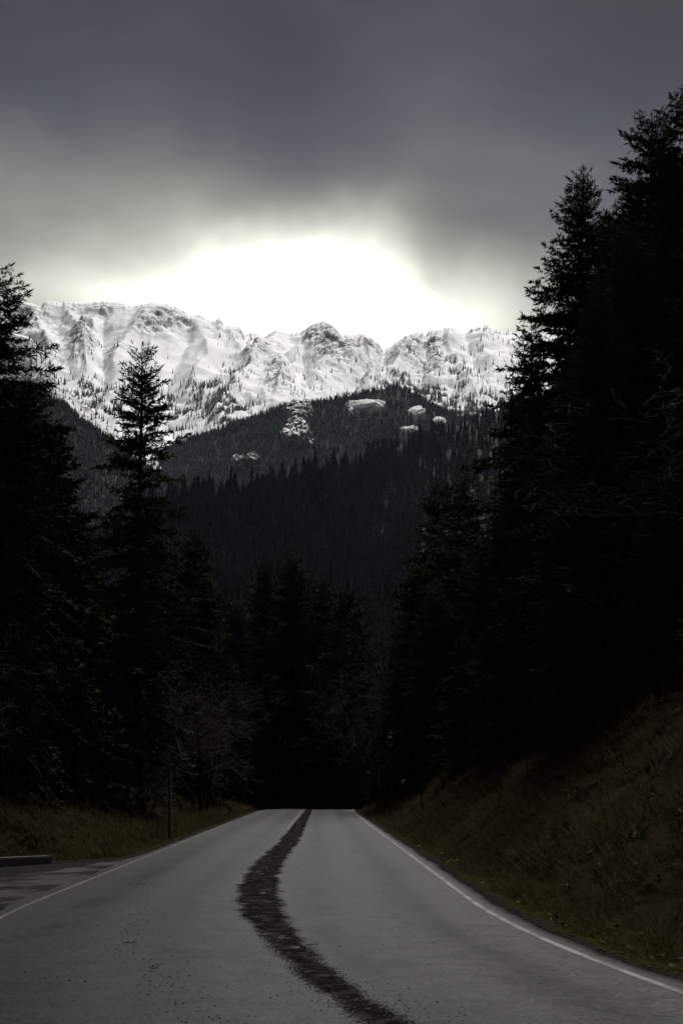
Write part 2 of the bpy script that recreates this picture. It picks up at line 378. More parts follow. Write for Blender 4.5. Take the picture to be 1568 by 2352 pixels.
jag = interp(P, [(-900, 0), (0, 1), (1330, 1), (2400, 0)])
rid_s = smoothed(ridge_snow, 150)(P)
rid = interp(P, ridge_snow) + jag * (2.2 * gnoise(P / 9.0, P * 0 + 3, 31) + 1.3 * gnoise(P / 3.7, P * 0 + 9, 32))
th = (P - CX) / FP
d_base = 4300.0; d_ridge = 8500 + 400 * gnoise(P / 220.0, P * 0 + 1.5, 33)
tc = np.clip(TT, 0, 1)
D = np.where(TT <= 1, d_base + (d_ridge - d_base) * tc, d_ridge + (TT - 1) * 5000)
base_py = interp(P, [(-900, 1100), (0, 1080), (400, 1075), (700, 1010), (1000, 1060), (1300, 1060), (2400, 1000)])
prof = tc ** 1.12
rid_f = rid
rid_m = smoothed(ridge_snow, 34)(P)
rid = rid_s + (rid_m - rid_s) * tc ** 7 + (rid_f - rid_m) * tc ** 60
e = ((HY - base_py) + (base_py - rid) * prof) / FP
H = EYE + e * D
H = np.where(TT > 1, (EYE + (HY - rid) / FP * d_ridge) - (TT - 1) * 5000 * 0.75, H)
MX, MY = th * D, D
win = np.clip((1 - tc) * 22, 0, 1) * np.clip(tc * 4, 0.15, 1) * (TT <= 1)
wx = MX + 160 * gnoise(MX / 600, MY / 600, 40); wy = MY + 160 * gnoise(MX / 600 + 5, MY / 600, 41)
spur = fbm(wx / 430.0, wy / 1250.0, 42, 3, 0.5, True)
rough1 = fbm(wx / 210.0, wy / 260.0, 45, 5, 0.55, True)
rough2 = fbm(MX / 60.0, MY / 75.0, 52, 4, 0.6, True)
PYM = HY - (H - EYE) / D * FP
def zone(cx, cy, rx, ry, a=1.0, ang=0.0):
    dx, dy = P - cx, PYM - cy; c, sn = cos(radians(ang)), sin(radians(ang)); u, v = dx * c + dy * sn, -dx * sn + dy * c
    return a * np.exp(-((u / rx) ** 2 + (v / ry) ** 2) ** 1.5)
crag = 0.16 + 0.30 * fbm(MX / 260.0 + 7, MY / 260.0, 60, 3)
for zz in ((75, 715, 40, 22), (60, 760, 30, 40, 0.7), (230, 705, 120, 9, 0.7), (380, 735, 75, 22, 0.8, 15), (350, 770, 45, 24, 0.7), (430, 720, 60, 12, 0.7, 15), (200, 752, 13, 13, 1.3), (185, 800, 35, 45, 0.7), (255, 830, 30, 25, 0.7),
           (500, 745, 30, 18, 0.8), (545, 765, 30, 14, 0.8), (690, 790, 50, 30, 0.5), (745, 790, 50, 45, 0.8, 30), (790, 830, 50, 45, 0.8), (840, 790, 40, 25, 0.8), (640, 880, 40, 45, 0.7, -40), (590, 830, 30, 14, 0.9, -20),
           (960, 790, 50, 28, 0.7), (1030, 770, 50, 18, 0.7), (920, 830, 40, 30, 0.6), (1000, 830, 18, 60, 0.6, -20), (970, 900, 50, 40, 0.4), (1100, 800, 25, 12, 0.5), (860, 860, 30, 20, 0.5), (110, 850, 40, 60, 0.5)):
    crag = crag + zone(*zz)
bowl = zone(430, 850, 95, 50, 1.0, 20) + zone(1140, 790, 60, 40) + zone(250, 880, 70, 50) + zone(680, 830, 25, 60) + zone(880, 880, 40, 25)
crag = np.clip(crag - 0.7 * bowl, 0.0, 1.1)
H = H + win * (60 * (spur - 0.2) + np.clip(crag, 0, 1) * (44 * rough1 + 30 * rough2) + 1.5 * rough2)
def spine(pts, width, amp):
    best = np.full(P.shape, 1e9)
    for (ax, ay_), (bx, by_) in zip(pts[:-1], pts[1:]):
        dx, dy = bx - ax, by_ - ay_; t_ = np.clip(((P - ax) * dx + (PYM - ay_) * dy) / (dx * dx + dy * dy), 0, 1)
        best = np.minimum(best, np.hypot(P - ax - t_ * dx, PYM - ay_ - t_ * dy) * (1 - 0.35 * t_ * 0))
    wob = 1 + 0.35 * gnoise(P / 22.0, PYM / 22.0, 130)
    return amp * np.exp(-(np.sqrt(best * best + 9.0) * wob / width)) * np.clip((1 - tc) * 14, 0, 1) * (TT <= 1)
for sp_ in (([(741, 745), (752, 790), (800, 850), (850, 900)], 16, 95), ([(741, 745), (700, 800), (672, 860), (640, 920)], 15, 80), ([(630, 768), (600, 810), (585, 850), (560, 900), (500, 960)], 18, 90),
            ([(956, 770), (935, 820), (905, 870), (860, 910)], 17, 95), ([(1029, 760), (1030, 810), (1060, 870), (1090, 930)], 16, 75), ([(1115, 760), (1110, 820), (1140, 880)], 16, 45),
            ([(355, 705), (330, 760), (290, 800), (260, 850)], 20, 80), ([(145, 702), (175, 760), (195, 810), (200, 860)], 14, 70), ([(415, 720), (470, 790), (480, 840), (440, 890)], 18, 55), ([(505, 742), (540, 800), (560, 830)], 14, 60), ([(832, 772), (835, 820), (820, 860)], 12, 55), ([(60, 700), (85, 760), (115, 830)], 14, 70),
            ([(881, 815), (870, 860), (800, 910), (760, 930)], 14, -90), ([(700, 770), (692, 830), (705, 890)], 11, -60), ([(600, 785), (570, 830), (500, 850)], 13, -45), ([(430, 790), (400, 850), (380, 900)], 26, -60), ([(240, 710), (235, 800), (240, 880)], 22, -60), ([(1065, 775), (1085, 840), (1120, 910)], 12, -45), ([(985, 775), (975, 840), (960, 900)], 9, -55)):
    H = H + 0.8 * spine(*sp_)
capz = EYE + (HY - (rid_f + 3.0 + 14 * (1 - tc))) / FP * D
head = (capz - H) / 14.0
H = np.where(TT < 0.999, capz - 14.0 * np.where(head > 20, head, np.log1p(np.exp(np.clip(head, -40, 20)))), H)
# small rock teeth right on the crest
H = H + np.exp(-((TT - 1.0) / 0.03) ** 2) * 5.0 * np.clip(gnoise(P / 5.0, TT * 40, 70), -0.2, 1) * jag
mv = np.stack([MX, MY, H], -1)
gx = np.gradient(mv, axis=1); gy = np.gradient(mv, axis=0)
nn = np.cross(gx, gy); nn /= np.linalg.norm(nn, axis=2, keepdims=True) + 1e-9
steepness = 1 - np.abs(nn[..., 2])
m_snow, t, b = material('snow_and_rock', rough=0.8, spec=0.2)
geo = t.node('ShaderNodeNewGeometry'); pos = geo.outputs['Position']
st = t.attr('steepness'); cr = t.attr('crag')
nA = t.noise(t.vec('MULTIPLY', pos, (1, 0.7, 2.2)), 0.020, 6, 0.7); nB = t.noise(t.vec('MULTIPLY', pos, (1, 0.6, 1.8)), 0.075, 5, 0.75); nC = t.noise(pos, 0.006, 4, 0.6)
f = t.math('ADD', t.math('MULTIPLY', st, 0.75), t.math('MULTIPLY_ADD', nA, 1.7, -0.85))
f = t.math('ADD', f, t.math('MULTIPLY_ADD', nB, 1.9, -0.95))
f = t.math('ADD', f, t.math('MULTIPLY', t.math('MINIMUM', cr, 1.0), 0.46))
f = t.math('ADD', f, t.math('MULTIPLY_ADD', nC, 0.3, -0.15))
rockf = t.math('MULTIPLY', t.smooth(f, 0.60, 0.74), 0.92)
rock = t.mix(nB, (0.045, 0.042, 0.038), (0.15, 0.135, 0.115))
snow = t.mix(nC, (0.80, 0.81, 0.82), (0.88, 0.88, 0.87))
t.put(b.inputs['Base Color'], t.mix(rockf, snow, rock))
t.put(b.inputs['Normal'], t.bump(t.math('ADD', nA, t.math('MULTIPLY', nB, 0.4)), 0.35, 9.0))
mm = mesh('snow_mountain', mv.reshape(-1, 3), grid_faces(*P.shape), {'steepness': steepness, 'crag': crag}, True)
tag(obj('snow_mountain', mm, m_snow), 'snow covered rocky mountain range across the valley head', 'mountain', kind='structure')
mount = dict(P=pxs, T=tt[:NT_], H=H[:NT_], D=D[:NT_], S=steepness[:NT_])

def ridge_mesh(name, sil, bottom, d0, d1f, mat, label, relief=18.0, seed=0, nx=280, nt=70, extra=None, x0=None, x1=None, kind='structure', power=1.0):
    p = np.linspace(x0 if x0 is not None else sil[0][0], x1 if x1 is not None else sil[-1][0], nx)
    q = np.concatenate([np.linspace(0, 1, nt), 1 + np.linspace(0.02, 0.4, 10)])
    P, Q = np.meshgrid(p, q); qc = np.clip(Q, 0, 1)
    s = interp(P, sil); bt = interp(P, bottom); d1 = d1f(P)
    D = np.where(Q <= 1, d0 + (d1 - d0) * qc, d1 + (Q - 1) * (d1 - d0))
    e = ((HY - bt) + (bt - s) * qc ** power) / FP
    H = EYE + e * D
    H = np.where(Q > 1, EYE + (HY - s) / FP * d1 - (Q - 1) * (d1 - d0) * 0.6, H)
    X = (P - CX) / FP * D
    win = np.clip((1 - qc) * 6, 0, 1) * np.clip(qc * 4, 0, 1)
    H = H + win * relief * fbm(X / (relief * 10), D / (relief * 16), 80 + seed, 4, 0.5, True)
    v = np.stack([X, D, H], -1)
    gxx = np.gradient(v, axis=1); gyy = np.gradient(v, axis=0); n = np.cross(gxx, gyy); n /= np.linalg.norm(n, axis=2, keepdims=True) + 1e-9
    me = mesh(name, v.reshape(-1, 3), grid_faces(*P.shape), {'steepness': 1 - np.abs(n[..., 2]), 'crag': np.full(P.shape, 0.6)}, True)
    o = tag(obj(name, me, mat), label, kind=kind)
    return dict(p=p, q=q[:nt], H=H[:nt], D=D[:nt], o=o)
def sample(R, px, q):
    """position on a ridge_mesh sheet"""
    p, qq = R['p'], R['q']
    fi = np.interp(px, p, np.arange(len(p))); fq = np.interp(q, qq, np.arange(len(qq)))
    i = np.clip(fi.astype(int), 0, len(p) - 2); j = np.clip(fq.astype(int), 0, len(qq) - 2); a = fi - i; c = fq - j
    def bl(A): return (A[j, i] * (1 - a) + A[j, i + 1] * a) * (1 - c) + (A[j + 1, i] * (1 - a) + A[j + 1, i + 1] * a) * c
    D = bl(R['D']); return (px - CX) / FP * D, D, bl(R['H'])

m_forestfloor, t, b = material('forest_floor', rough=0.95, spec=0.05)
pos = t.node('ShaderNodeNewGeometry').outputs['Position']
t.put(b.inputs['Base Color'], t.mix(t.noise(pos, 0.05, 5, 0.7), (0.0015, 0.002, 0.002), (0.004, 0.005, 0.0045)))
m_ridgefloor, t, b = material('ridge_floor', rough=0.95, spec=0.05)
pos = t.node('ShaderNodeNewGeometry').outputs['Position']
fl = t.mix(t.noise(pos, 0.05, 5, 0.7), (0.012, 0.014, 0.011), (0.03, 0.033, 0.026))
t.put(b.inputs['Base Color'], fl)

sil_hill = [(-500, 1210), (100, 1290), (200, 1265), (300, 1215), (380, 1175), (440, 1152), (520, 1150), (600, 1139), (650, 1124), (720, 1099), (790, 1077), (850, 1058), (930, 1018), (1000, 990), (1050, 977), (1120, 951), (1190, 925), (1300, 895), (1500, 830), (2200, 760)]
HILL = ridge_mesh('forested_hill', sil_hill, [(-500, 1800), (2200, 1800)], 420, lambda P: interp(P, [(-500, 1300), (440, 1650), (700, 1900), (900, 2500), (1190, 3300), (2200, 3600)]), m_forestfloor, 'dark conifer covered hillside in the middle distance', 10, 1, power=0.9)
sil_left = [(-700, 760), (-200, 830), (0, 880), (100, 912), (145, 930), (190, 968), (250, 1013), (300, 1050), (345, 1078), (390, 1100), (460, 1140), (560, 1200), (700, 1260)]
LEFTR = ridge_mesh('wooded_ridge', sil_left, [(-700, 1500), (700, 1500)], 2100, lambda P: 3300 + 0 * P, m_ridgefloor, 'shaded wooded ridge falling to the valley behind the lone tall conifer', 14, 2)
sil_far = [(250, 1130), (330, 1060), (385, 1034), (400, 1024), (450, 1008), (500, 990), (540, 976), (575, 966), (600, 953), (630, 943), (650, 937), (680, 931), (720, 928), (750, 922), (780, 914), (820, 905), (850, 899), (880, 893), (912, 888), (940, 898), (975, 920), (1010, 942), (1050, 956), (1100, 962), (1200, 975), (1400, 1010)]
FARR = ridge_mesh('wooded_ridge', sil_far, [(250, 1300), (1400, 1300)], 3000, lambda P: 4150 + 0 * P, m_ridgefloor, 'hazy wooded ridge below the snow peaks with a rocky snow outcrop', 12, 3, power=0.95)
sil_spur = [(-500, 640), (-100, 720), (30, 765), (70, 775), (98, 806), (112, 822), (130, 862), (150, 880), (170, 903), (205, 935), (240, 965), (300, 1010), (380, 1060), (440, 1100)]
SPUR = ridge_mesh('snow_spur', sil_spur, [(-500, 1200), (440, 1200)], 3500, lambda P: 4100 + 0 * P, m_snow, 'rocky snow streaked spur dropping behind the left-hand conifers', 26, 4)

# ------------------------------------------------------------------ foliage and bark
def foliage_material(name, c0, c1, sc=0.35):
    m, t, b = material(name, rough=0.75, spec=0.0)
    pos = t.node('ShaderNodeNewGeometry').outputs['Position']
    rnd = t.node('ShaderNodeObjectInfo').outputs['Random']
    n = t.noise(pos, sc, 4, 0.6)
    c = t.mix(t.smooth(n, 0.3, 0.7), c0, c1)
    h = t.node('ShaderNodeHueSaturation'); t.put(h.inputs['Color'], c)
    t.put(h.inputs['Value'], t.math('MULTIPLY_ADD', rnd, 0.5, 0.75)); t.put(h.inputs['Hue'], t.math('MULTIPLY_ADD', rnd, 0.04, 0.48))
    t.put(b.inputs['Base Color'], h.outputs[0])
    return m
m_needle = foliage_material('dark_needles', (0.030, 0.038, 0.020), (0.075, 0.083, 0.040))
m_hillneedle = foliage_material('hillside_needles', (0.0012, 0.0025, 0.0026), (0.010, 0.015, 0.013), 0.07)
m_bark, t, b = material('conifer_bark', rough=0.95, spec=0.1)
pos = t.node('ShaderNodeTexCoord').outputs['Object']
t.put(b.inputs['Base Color'], t.mix(t.noise(t.vec('MULTIPLY', pos, (1, 1, 0.25)), 9, 4, 0.7), (0.020, 0.016, 0.013), (0.065, 0.055, 0.047)))
m_twig, t, b = material('bare_twigs', rough=0.9, spec=0.1)
pos = t.node('ShaderNodeTexCoord').outputs['Object']
t.put(b.inputs['Base Color'], t.mix(t.noise(pos, 1.5, 4, 0.7), (0.012, 0.009, 0.007), (0.032, 0.025, 0.020)))

# ------------------------------------------------------------------ conifers
def conifer_meshes(name, seed, Ht=20.0, R=2.6, cb=0.06, shape=0.85, spacing=0.34, per=5, gap=0.05, droop=0.5, dens=1.0, top_up=50, low_up=-8, ragged=0.35, spray=0.24, trunk_r=0.24, bands=(), cap=9.0):
    """unit tree of height Ht: trunk, branches, needles"""
    rg = np.random.default_rng(seed)
    zs = np.linspace(-0.8, Ht, 26)
    bend = np.stack([0.10 * np.sin(zs * 0.21 + seed), 0.10 * np.cos(zs * 0.17 + 2 * seed), zs], -1)
    tr = trunk_r * np.clip(1 - zs / Ht, 0.0, 1.0) ** 0.85 + 0.012
    tr[0] *= 1.35; tr[1] *= 1.12
    trunk = Bag(); v, f = tube(bend, tr, 8); trunk.add(v, f)
    wood = Bag(); NV = []; NF = 0
    sprays_p, sprays_d, sprays_l = [], [], []
    z = Ht * cb
    while z < Ht - 0.75:
        t = z / Ht
        prof = (1 - t) ** shape
        nb = max(3, int(round(per * (0.75 + 0.5 * rg.random()))))
        ph0 = rg.random() * 2 * pi
        for k in range(nb):
            if rg.random() < gap: continue
            ph = ph0 + k * 2 * pi / nb + rg.normal(0, 0.35)
            L = min(R * prof, cap) * (1 + ragged * rg.normal(0, 0.5)) + 0.16
            for (ta, tb, mul) in bands:
                if ta < t < tb: L *= mul
            if t < 0.25: L *= 0.75 + 1.0 * t
            L = max(L, 0.15)
            up = np.interp(t, [0, 0.45, 0.8, 1.0], [low_up, low_up + 8, 22, top_up]) + rg.normal(0, 7)
            n = 7
            s = np.linspace(0, 1, n)
            el = np.radians(up) - droop * np.sin(s * pi * 0.75) * np.interp(t, [0, 0.8, 1], [1, 0.55, 0.1]) + 0.55 * droop * np.clip(s - 0.6, 0, 1) * 2.0
            seg = L / (n - 1)
            hx = np.concatenate([[0], np.cumsum(np.cos(el[:-1]) * seg)]); hz = np.concatenate([[0], np.cumsum(np.sin(el[:-1]) * seg)])
            wob = np.cumsum(rg.normal(0, 0.03 * L, n)) * s
            dxy = np.array([np.cos(ph), np.sin(ph)]); side = np.array([-dxy[1], dxy[0]])
            zz = z + rg.normal(0, spacing * 0.4)
            c0 = np.array([np.interp(zz, zs, bend[:, 0]), np.interp(zz, zs, bend[:, 1])])
            P = np.zeros((n, 3)); P[:, :2] = c0 + hx[:, None] * dxy + wob[:, None] * side; P[:, 2] = zz + hz
            v, f = tube(P, np.linspace(0.010 + 0.010 * L, 0.004, n), 3); wood.add(v, f)
            # side twigs carrying sprays
            nt_ = int(max(5, L / 0.075 * dens * np.interp(t, [0, 0.35, 0.6], [0.40, 0.6, 1.15])))
            ts = np.clip(np.sort(rg.random(nt_)) * 0.92 + 0.09, 0, 1)
            base = np.stack([np.interp(ts, s, P[:, i]) for i in range(3)], -1)
            tang = np.stack([np.interp(ts, s, np.gradient(P[:, i])) for i in range(3)], -1); tang /= np.linalg.norm(tang, axis=1, keepdims=True) + 1e-9
            sgn = np.where(rg.random(nt_) < 0.5, -1, 1)[:, None]
            sd3 = np.concatenate([side, [0]])
            tl = (0.14 + 0.27 * L * (1 - ts) ** 0.8 * np.clip(ts * 3.0 + .25, 0, 1)) * (0.6 + 0.8 * rg.random(nt_)); tl = np.clip(tl, 0.10, 0.75)
            td = tang * 0.75 + sgn * sd3 * (0.75 + 0.3 * rg.random((nt_, 1))) + np.array([0, 0, -1]) * (droop * 0.7 * np.clip(1 - t, 0.15, 1) * rg.random((nt_, 1))) + rg.normal(0, 0.16, (nt_, 3))
            td /= np.linalg.norm(td, axis=1, keepdims=True)
            ns = 1 + (tl / (spray * 0.36)).astype(int)
            for m_ in range(int(ns.max())):
                ok = ns > m_
                fr = (m_ + rg.random(ok.sum()) * 0.8) / ns[ok]
                p = base[ok] + td[ok] * (fr * tl[ok])[:, None] + np.array([0, 0, -0.12]) * (fr ** 2 * tl[ok])[:, None]
                d = td[ok] + rg.normal(0, 0.42, (ok.sum(), 3)); d /= np.linalg.norm(d, axis=1, keepdims=True)
                sprays_p.append(p); sprays_d.append(d); sprays_l.append(spray * (0.55 + 0.8 * rg.random(ok.sum())) * np.interp(t, [0, 0.85, 0.93, 1], [1.1, 0.85, 0.6, 0.4]))
            # branch tip
            sprays_p.append(P[-1:]); d = P[-1] - P[-2]; sprays_d.append((d / np.linalg.norm(d))[None]); sprays_l.append(np.array([spray * 1.3]))
        z += spacing * np.interp(t, [0, 0.7, 1], [1.05, 1.0, 0.75])
    Pp, Dd, Ll = np.concatenate(sprays_p), np.concatenate(sprays_d), np.concatenate(sprays_l)
    n = len(Pp)
    rnd = rg.normal(0, 1, (n, 3)); a = np.cross(Dd, rnd); a /= np.linalg.norm(a, axis=1, keepdims=True) + 1e-9
    c = np.cross(Dd, a); wv = (Ll * 0.125)[:, None]; l1 = Ll[:, None]; k1 = rg.uniform(0.35, 0.75, (n, 1)); k2 = rg.uniform(0.35, 0.75, (n, 1))
    V = np.stack([Pp - c * wv, Pp + c * wv, Pp + Dd * l1,
                  Pp + Dd * l1 * 0.10 - c * wv, Pp + Dd * l1 * 0.10 + c * wv, Pp + (Dd + a * k1) * l1 * 0.72,
                  Pp + Dd * l1 * 0.30 - c * wv, Pp + Dd * l1 * 0.30 + c * wv, Pp + (Dd - a * k2 + c * 0.2) * l1 * 0.75], 1).reshape(-1, 3)
    F = np.arange(n * 9).reshape(n * 3, 3)
    # leader shoot
    return trunk.mesh(name + '_trunk', True), wood.mesh(name + '_branches'), mesh(name + '_needles', V, F), Ht
PROTO = {}
def proto(key, **kw):
    tm, bm, nm, Ht = conifer_meshes('conifer_' + key, **kw)
    tm.materials.append(m_bark); bm.materials.append(m_bark); nm.materials.append(m_needle)
    PROTO[key] = (tm, bm, nm, Ht)
proto('open', seed=3, Ht=21, R=3.9, cap=2.9, cb=0.05, shape=0.62, spacing=0.36, per=6, gap=0.08, droop=0.45, dens=1.0, top_up=52, ragged=0.45, spray=0.20, bands=((0.672, 0.70, 0.35), (0.64, 0.672, 0.7)))
proto('spiky', seed=11, Ht=26, R=6.2, cap=4.2, cb=0.03, shape=0.72, spacing=0.40, per=7, gap=0.03, droop=0.40, dens=1.0, top_up=60, low_up=-6, ragged=0.36, spray=0.25, trunk_r=0.30)
proto('dense', seed=21, Ht=28, R=6.0, cap=4.4, cb=0.03, shape=0.62, spacing=0.46, per=7, gap=0.05, droop=0.60, dens=1.0, top_up=35, low_up=-12, ragged=0.5, spray=0.28, trunk_r=0.34)
proto('drooping', seed=33, Ht=22, R=4.6, cap=3.6, cb=0.04, shape=0.6, spacing=0.42, per=6, gap=0.05, droop=0.75, dens=1.0, top_up=30, low_up=-14, ragged=0.5, spray=0.26)
proto('young', seed=45, Ht=12, R=3.2, cap=2.6, cb=0.02, shape=0.85, spacing=0.30, per=6, gap=0.03, droop=0.4, dens=0.9, top_up=50, ragged=0.35, spray=0.24, trunk_r=0.15)
proto('ragged', seed=57, Ht=24, R=4.8, cap=3.8, cb=0.10, shape=0.55, spacing=0.50, per=6, gap=0.12, droop=0.65, dens=1.0, top_up=30, low_up=-10, ragged=0.65, spray=0.28, trunk_r=0.28)
rt = random.Random(99)
def conifer(key, x, y, height, label, group=None, wide=1.0, yaw=None, lean=0.0, name='conifer'):
    tm, bm, nm, Ht = PROTO[key]
    e = empty(name, (x, y, ground(x, y) - 0.05)); s = height / Ht
    e.scale = (s * wide, s * wide, s); e.rotation_euler = (lean, rt.uniform(-0.012, 0.012), rt.uniform(0, 6.28) if yaw is None else yaw)
    obj('trunk', tm, None, e); obj('branches', bm, None, e); obj('crown', nm, None, e)
    return tag(e, label, 'tree', group)
def conifer_px(key, px, py, d, label, group=None, wide=1.0, **kw):
    x = (px - CX) * d / FP; top = EYE + (HY - py) * d / FP
    return conifer(key, x, d, max(2.0, top - ground(x, d) + 0.05), label, group, wide, **kw)

# the ones the photograph shows singly
conifer_px('open', 323, 785, 62, 'lone slender conifer with open branches standing against the snow, behind the roadside post', wide=0.95, yaw=0.6)
conifer_px('drooping', -4, 590, 44, 'tall dark conifer cut by the left edge of the picture', wide=1.05)
conifer_px('dense', 62, 850, 57, 'conifer with layered shoulders just inside the left edge, beside the tallest left tree', wide=0.9)
conifer_px('young', 118, 985, 52, 'shorter pointed conifer between the left edge trees and the lone slender conifer', wide=1.0)
conifer_px('spiky', 1341, 385, 70, 'tall conifer with bare spiky tip and upswept shoots on the right bank', wide=1.0, yaw=2.1)
conifer_px('dense', 1490, 250, 60, 'massive dark conifer above the right bank, second from the right edge', wide=0.95, yaw=1.0)
conifer_px('ragged', 1580, 190, 52, 'tallest conifer cut by the right edge of the picture', wide=0.95)
conifer_px('drooping', 1216, 716, 80, 'smaller conifer standing out against the snow left of the spiky tipped one', wide=0.72)
conifer_px('spiky', 1408, 470, 78, 'conifer in the gap between the spiky tipped and massive right trees', wide=0.9)
conifer_px('drooping', 1066, 1085, 105, 'narrow conifer with a thin tip before the right end of the dark hill', wide=0.85)
conifer_px('ragged', 1008, 1098, 112, 'narrow conifer just left of the thin tipped one before the dark hill', wide=0.85)
conifer_px('dense', 672, 1262, 135, 'tallest of the conifers beyond the road crest, pointed top against the dark hill', wide=0.85)
conifer_px('spiky', 608, 1285, 140, 'conifer immediately left of the tallest one beyond the road crest', wide=0.9)
conifer_px('drooping', 737, 1318, 138, 'conifer immediately right of the tallest one beyond the road crest', wide=0.9)
conifer_px('young', 792, 1335, 126, 'short pointed conifer rightmost in the clump beyond the road crest', wide=0.95)
conifer_px('dense', 545, 1372, 128, 'broad conifer leftmost in the clump beyond the road crest', wide=0.9)
conifer_px('drooping', 452, 1212, 95, 'sloping shouldered conifer directly right of the lone slender one', wide=1.0)
conifer_px('young', 960, 1265, 100, 'conifer at the left foot of the right-hand forest wall', wide=0.9)
conifer_px('dense', 1178, 1015, 92, 'broad dark conifer below the small one against the snow on the right side', wide=0.7)
# the dark forest walls, whose members the photograph does not tell apart
LW, LG = 'dark conifer in the black forest wall left of the road', 'conifers of the left forest wall'
RW, RG = 'dark conifer in the black forest wall on the right bank', 'conifers of the right forest wall'
CW, CG = 'dark conifer in the black wood beyond the road crest', 'conifers beyond the road crest'
keys = ['dense', 'drooping', 'ragged', 'spiky', 'young']
env_l = [(-200, 900), (0, 900), (60, 930), (120, 1060), (190, 1190), (230, 1290), (320, 1330), (430, 1330), (500, 1390), (560, 1450), (620, 1560)]
env_r = [(850, 1640), (890, 1480), (915, 1400), (950, 1320), (1000, 1230), (1060, 1220), (1120, 1180), (1180, 1060), (1230, 930), (1300, 760), (1360, 600), (1430, 480), (1500, 380), (1600, 330), (1800, 300)]
env_c = [(480, 1500), (560, 1440), (640, 1400), (700, 1380), (760, 1390), (820, 1420), (860, 1470), (900, 1520)]
placed = []
def fill(n, px0, px1, d0, d1, env, label, group, low=260, umin=None, keyset=keys, wide=(0.85, 1.1), mind=2.2):
    k = 0; tries = 0
    while k < n and tries < n * 60:
        tries += 1
        px = rt.uniform(px0, px1); d = rt.uniform(d0, d1); x = (px - CX) * d / FP
        uu = x - float(road_c(d))
        if umin is not None and ((umin > 0 and uu < umin) or (umin < 0 and uu > umin)): continue
        if any((x - a) ** 2 + (d - bb) ** 2 < mind * mind for a, bb in placed): continue
        py = float(interp(px, env)) + rt.uniform(8, low) * (0.5 + 0.5 * rt.random())
        top = EYE + (HY - py) * d / FP; h = top - ground(x, d)
        if h < 3.0 or h > 36: continue
        key = rt.choice(keyset)
        if h < 8: key = 'young'
        placed.append((x, d)); k += 1
        conifer(key, x, d, h, label, group, rt.uniform(*wide) * (1.25 if h < 10 else 1.0))
fill(30, -120, 300, 42, 90, env_l, LW, LG, 380, -8.5)
fill(16, 250, 600, 70, 125, env_l, LW, LG, 300, -7.5)
fill(14, 350, 640, 100, 170, env_l, LW, LG, 160, -6.5)
fill(44, 1150, 1700, 45, 95, env_r, RW, RG, 420, 9.2, mind=2.6)
fill(26, 880, 1250, 70, 130, env_r, RW, RG, 300, 8.0)
fill(16, 900, 1700, 34, 70, [(850, 1700), (1000, 1640), (1200, 1450), (1400, 1200), (1600, 1050), (1800, 1000)], RW, RG, 260, 9.6, ['young', 'drooping', 'dense'])
fill(12, 1620, 1950, 30, 58, [(1500, 500), (2000, 500)], RW, RG, 300, 10.5, ['dense', 'spiky', 'drooping'], mind=3.0)  # more of the wood, mostly beyond the right edge, added to shade the bank
fill(26, 500, 900, 135, 200, env_c, CW, CG, 260, None)
fill(16, 540, 880, 128, 150, [(480, 1640), (700, 1560), (900, 1640)], CW, CG, 200, None, ['young', 'drooping'])

# ------------------------------------------------------------------ hillside forest
def hill_tree(seed, tiers=6, pts=5, R=0.20):
    rg = np.random.default_rng(seed); V = []; F = []; n = 0
    for k in range(tiers):
        z0 = 0.08 + 0.84 * k / tiers; z1 = min(1.0, z0 + 0.30 - 0.10 * k / tiers); r = R * (1 - (k / tiers) ** 1.25 * 0.86) * rg.uniform(0.8, 1.2)
        a = (np.arange(2 * pts) + rg.random()) * pi / pts
        rr = r * np.where(np.arange(2 * pts) % 2, 0.42, 1.0) * rg.uniform(0.75, 1.2, 2 * pts)
        zz = z0 - np.where(np.arange(2 * pts) % 2, -0.03, 0.03) + rg.normal(0, 0.012, 2 * pts)
        V.append(np.stack([rr * np.cos(a), rr * np.sin(a), zz], -1)); V.append(np.array([[0, 0, z1]]))
        i = np.arange(2 * pts); F.append(np.stack([n + i, n + (i + 1) % (2 * pts), np.full(2 * pts, n + 2 * pts)], -1)); n += 2 * pts + 1
    th = np.arange(4) * pi / 2; V.append(np.concatenate([np.stack([0.012 * np.cos(th), 0.012 * np.sin(th), 0 * th - 0.05], -1), [[0, 0, 0.5]]]))
    F.append(np.array([[n + i, n + (i + 1) % 4, n + 4] for i in range(4)]))
    return np.concatenate(V), np.concatenate(F)
def tiny_tree(seed, tiers=2, pts=4, R=0.16):
    rg = np.random.default_rng(seed); V = []; F = []; n = 0
    for k in range(tiers):
        z0 = -0.05 + 0.45 * k; r = R * (1 - 0.42 * k) * rg.uniform(0.85, 1.15); a = (np.arange(pts) + rg.random()) * 2 * pi / pts
        V.append(np.stack([r * np.cos(a), r * np.sin(a), z0 + 0 * a], -1)); V.append(np.array([[0, 0, 0.66 + 0.34 * k]]))
        i = np.arange(pts); F.append(np.stack([n + i, n + (i + 1) % pts, np.full(pts, n + pts)], -1)); n += pts + 1
    return np.concatenate(V), np.concatenate(F)
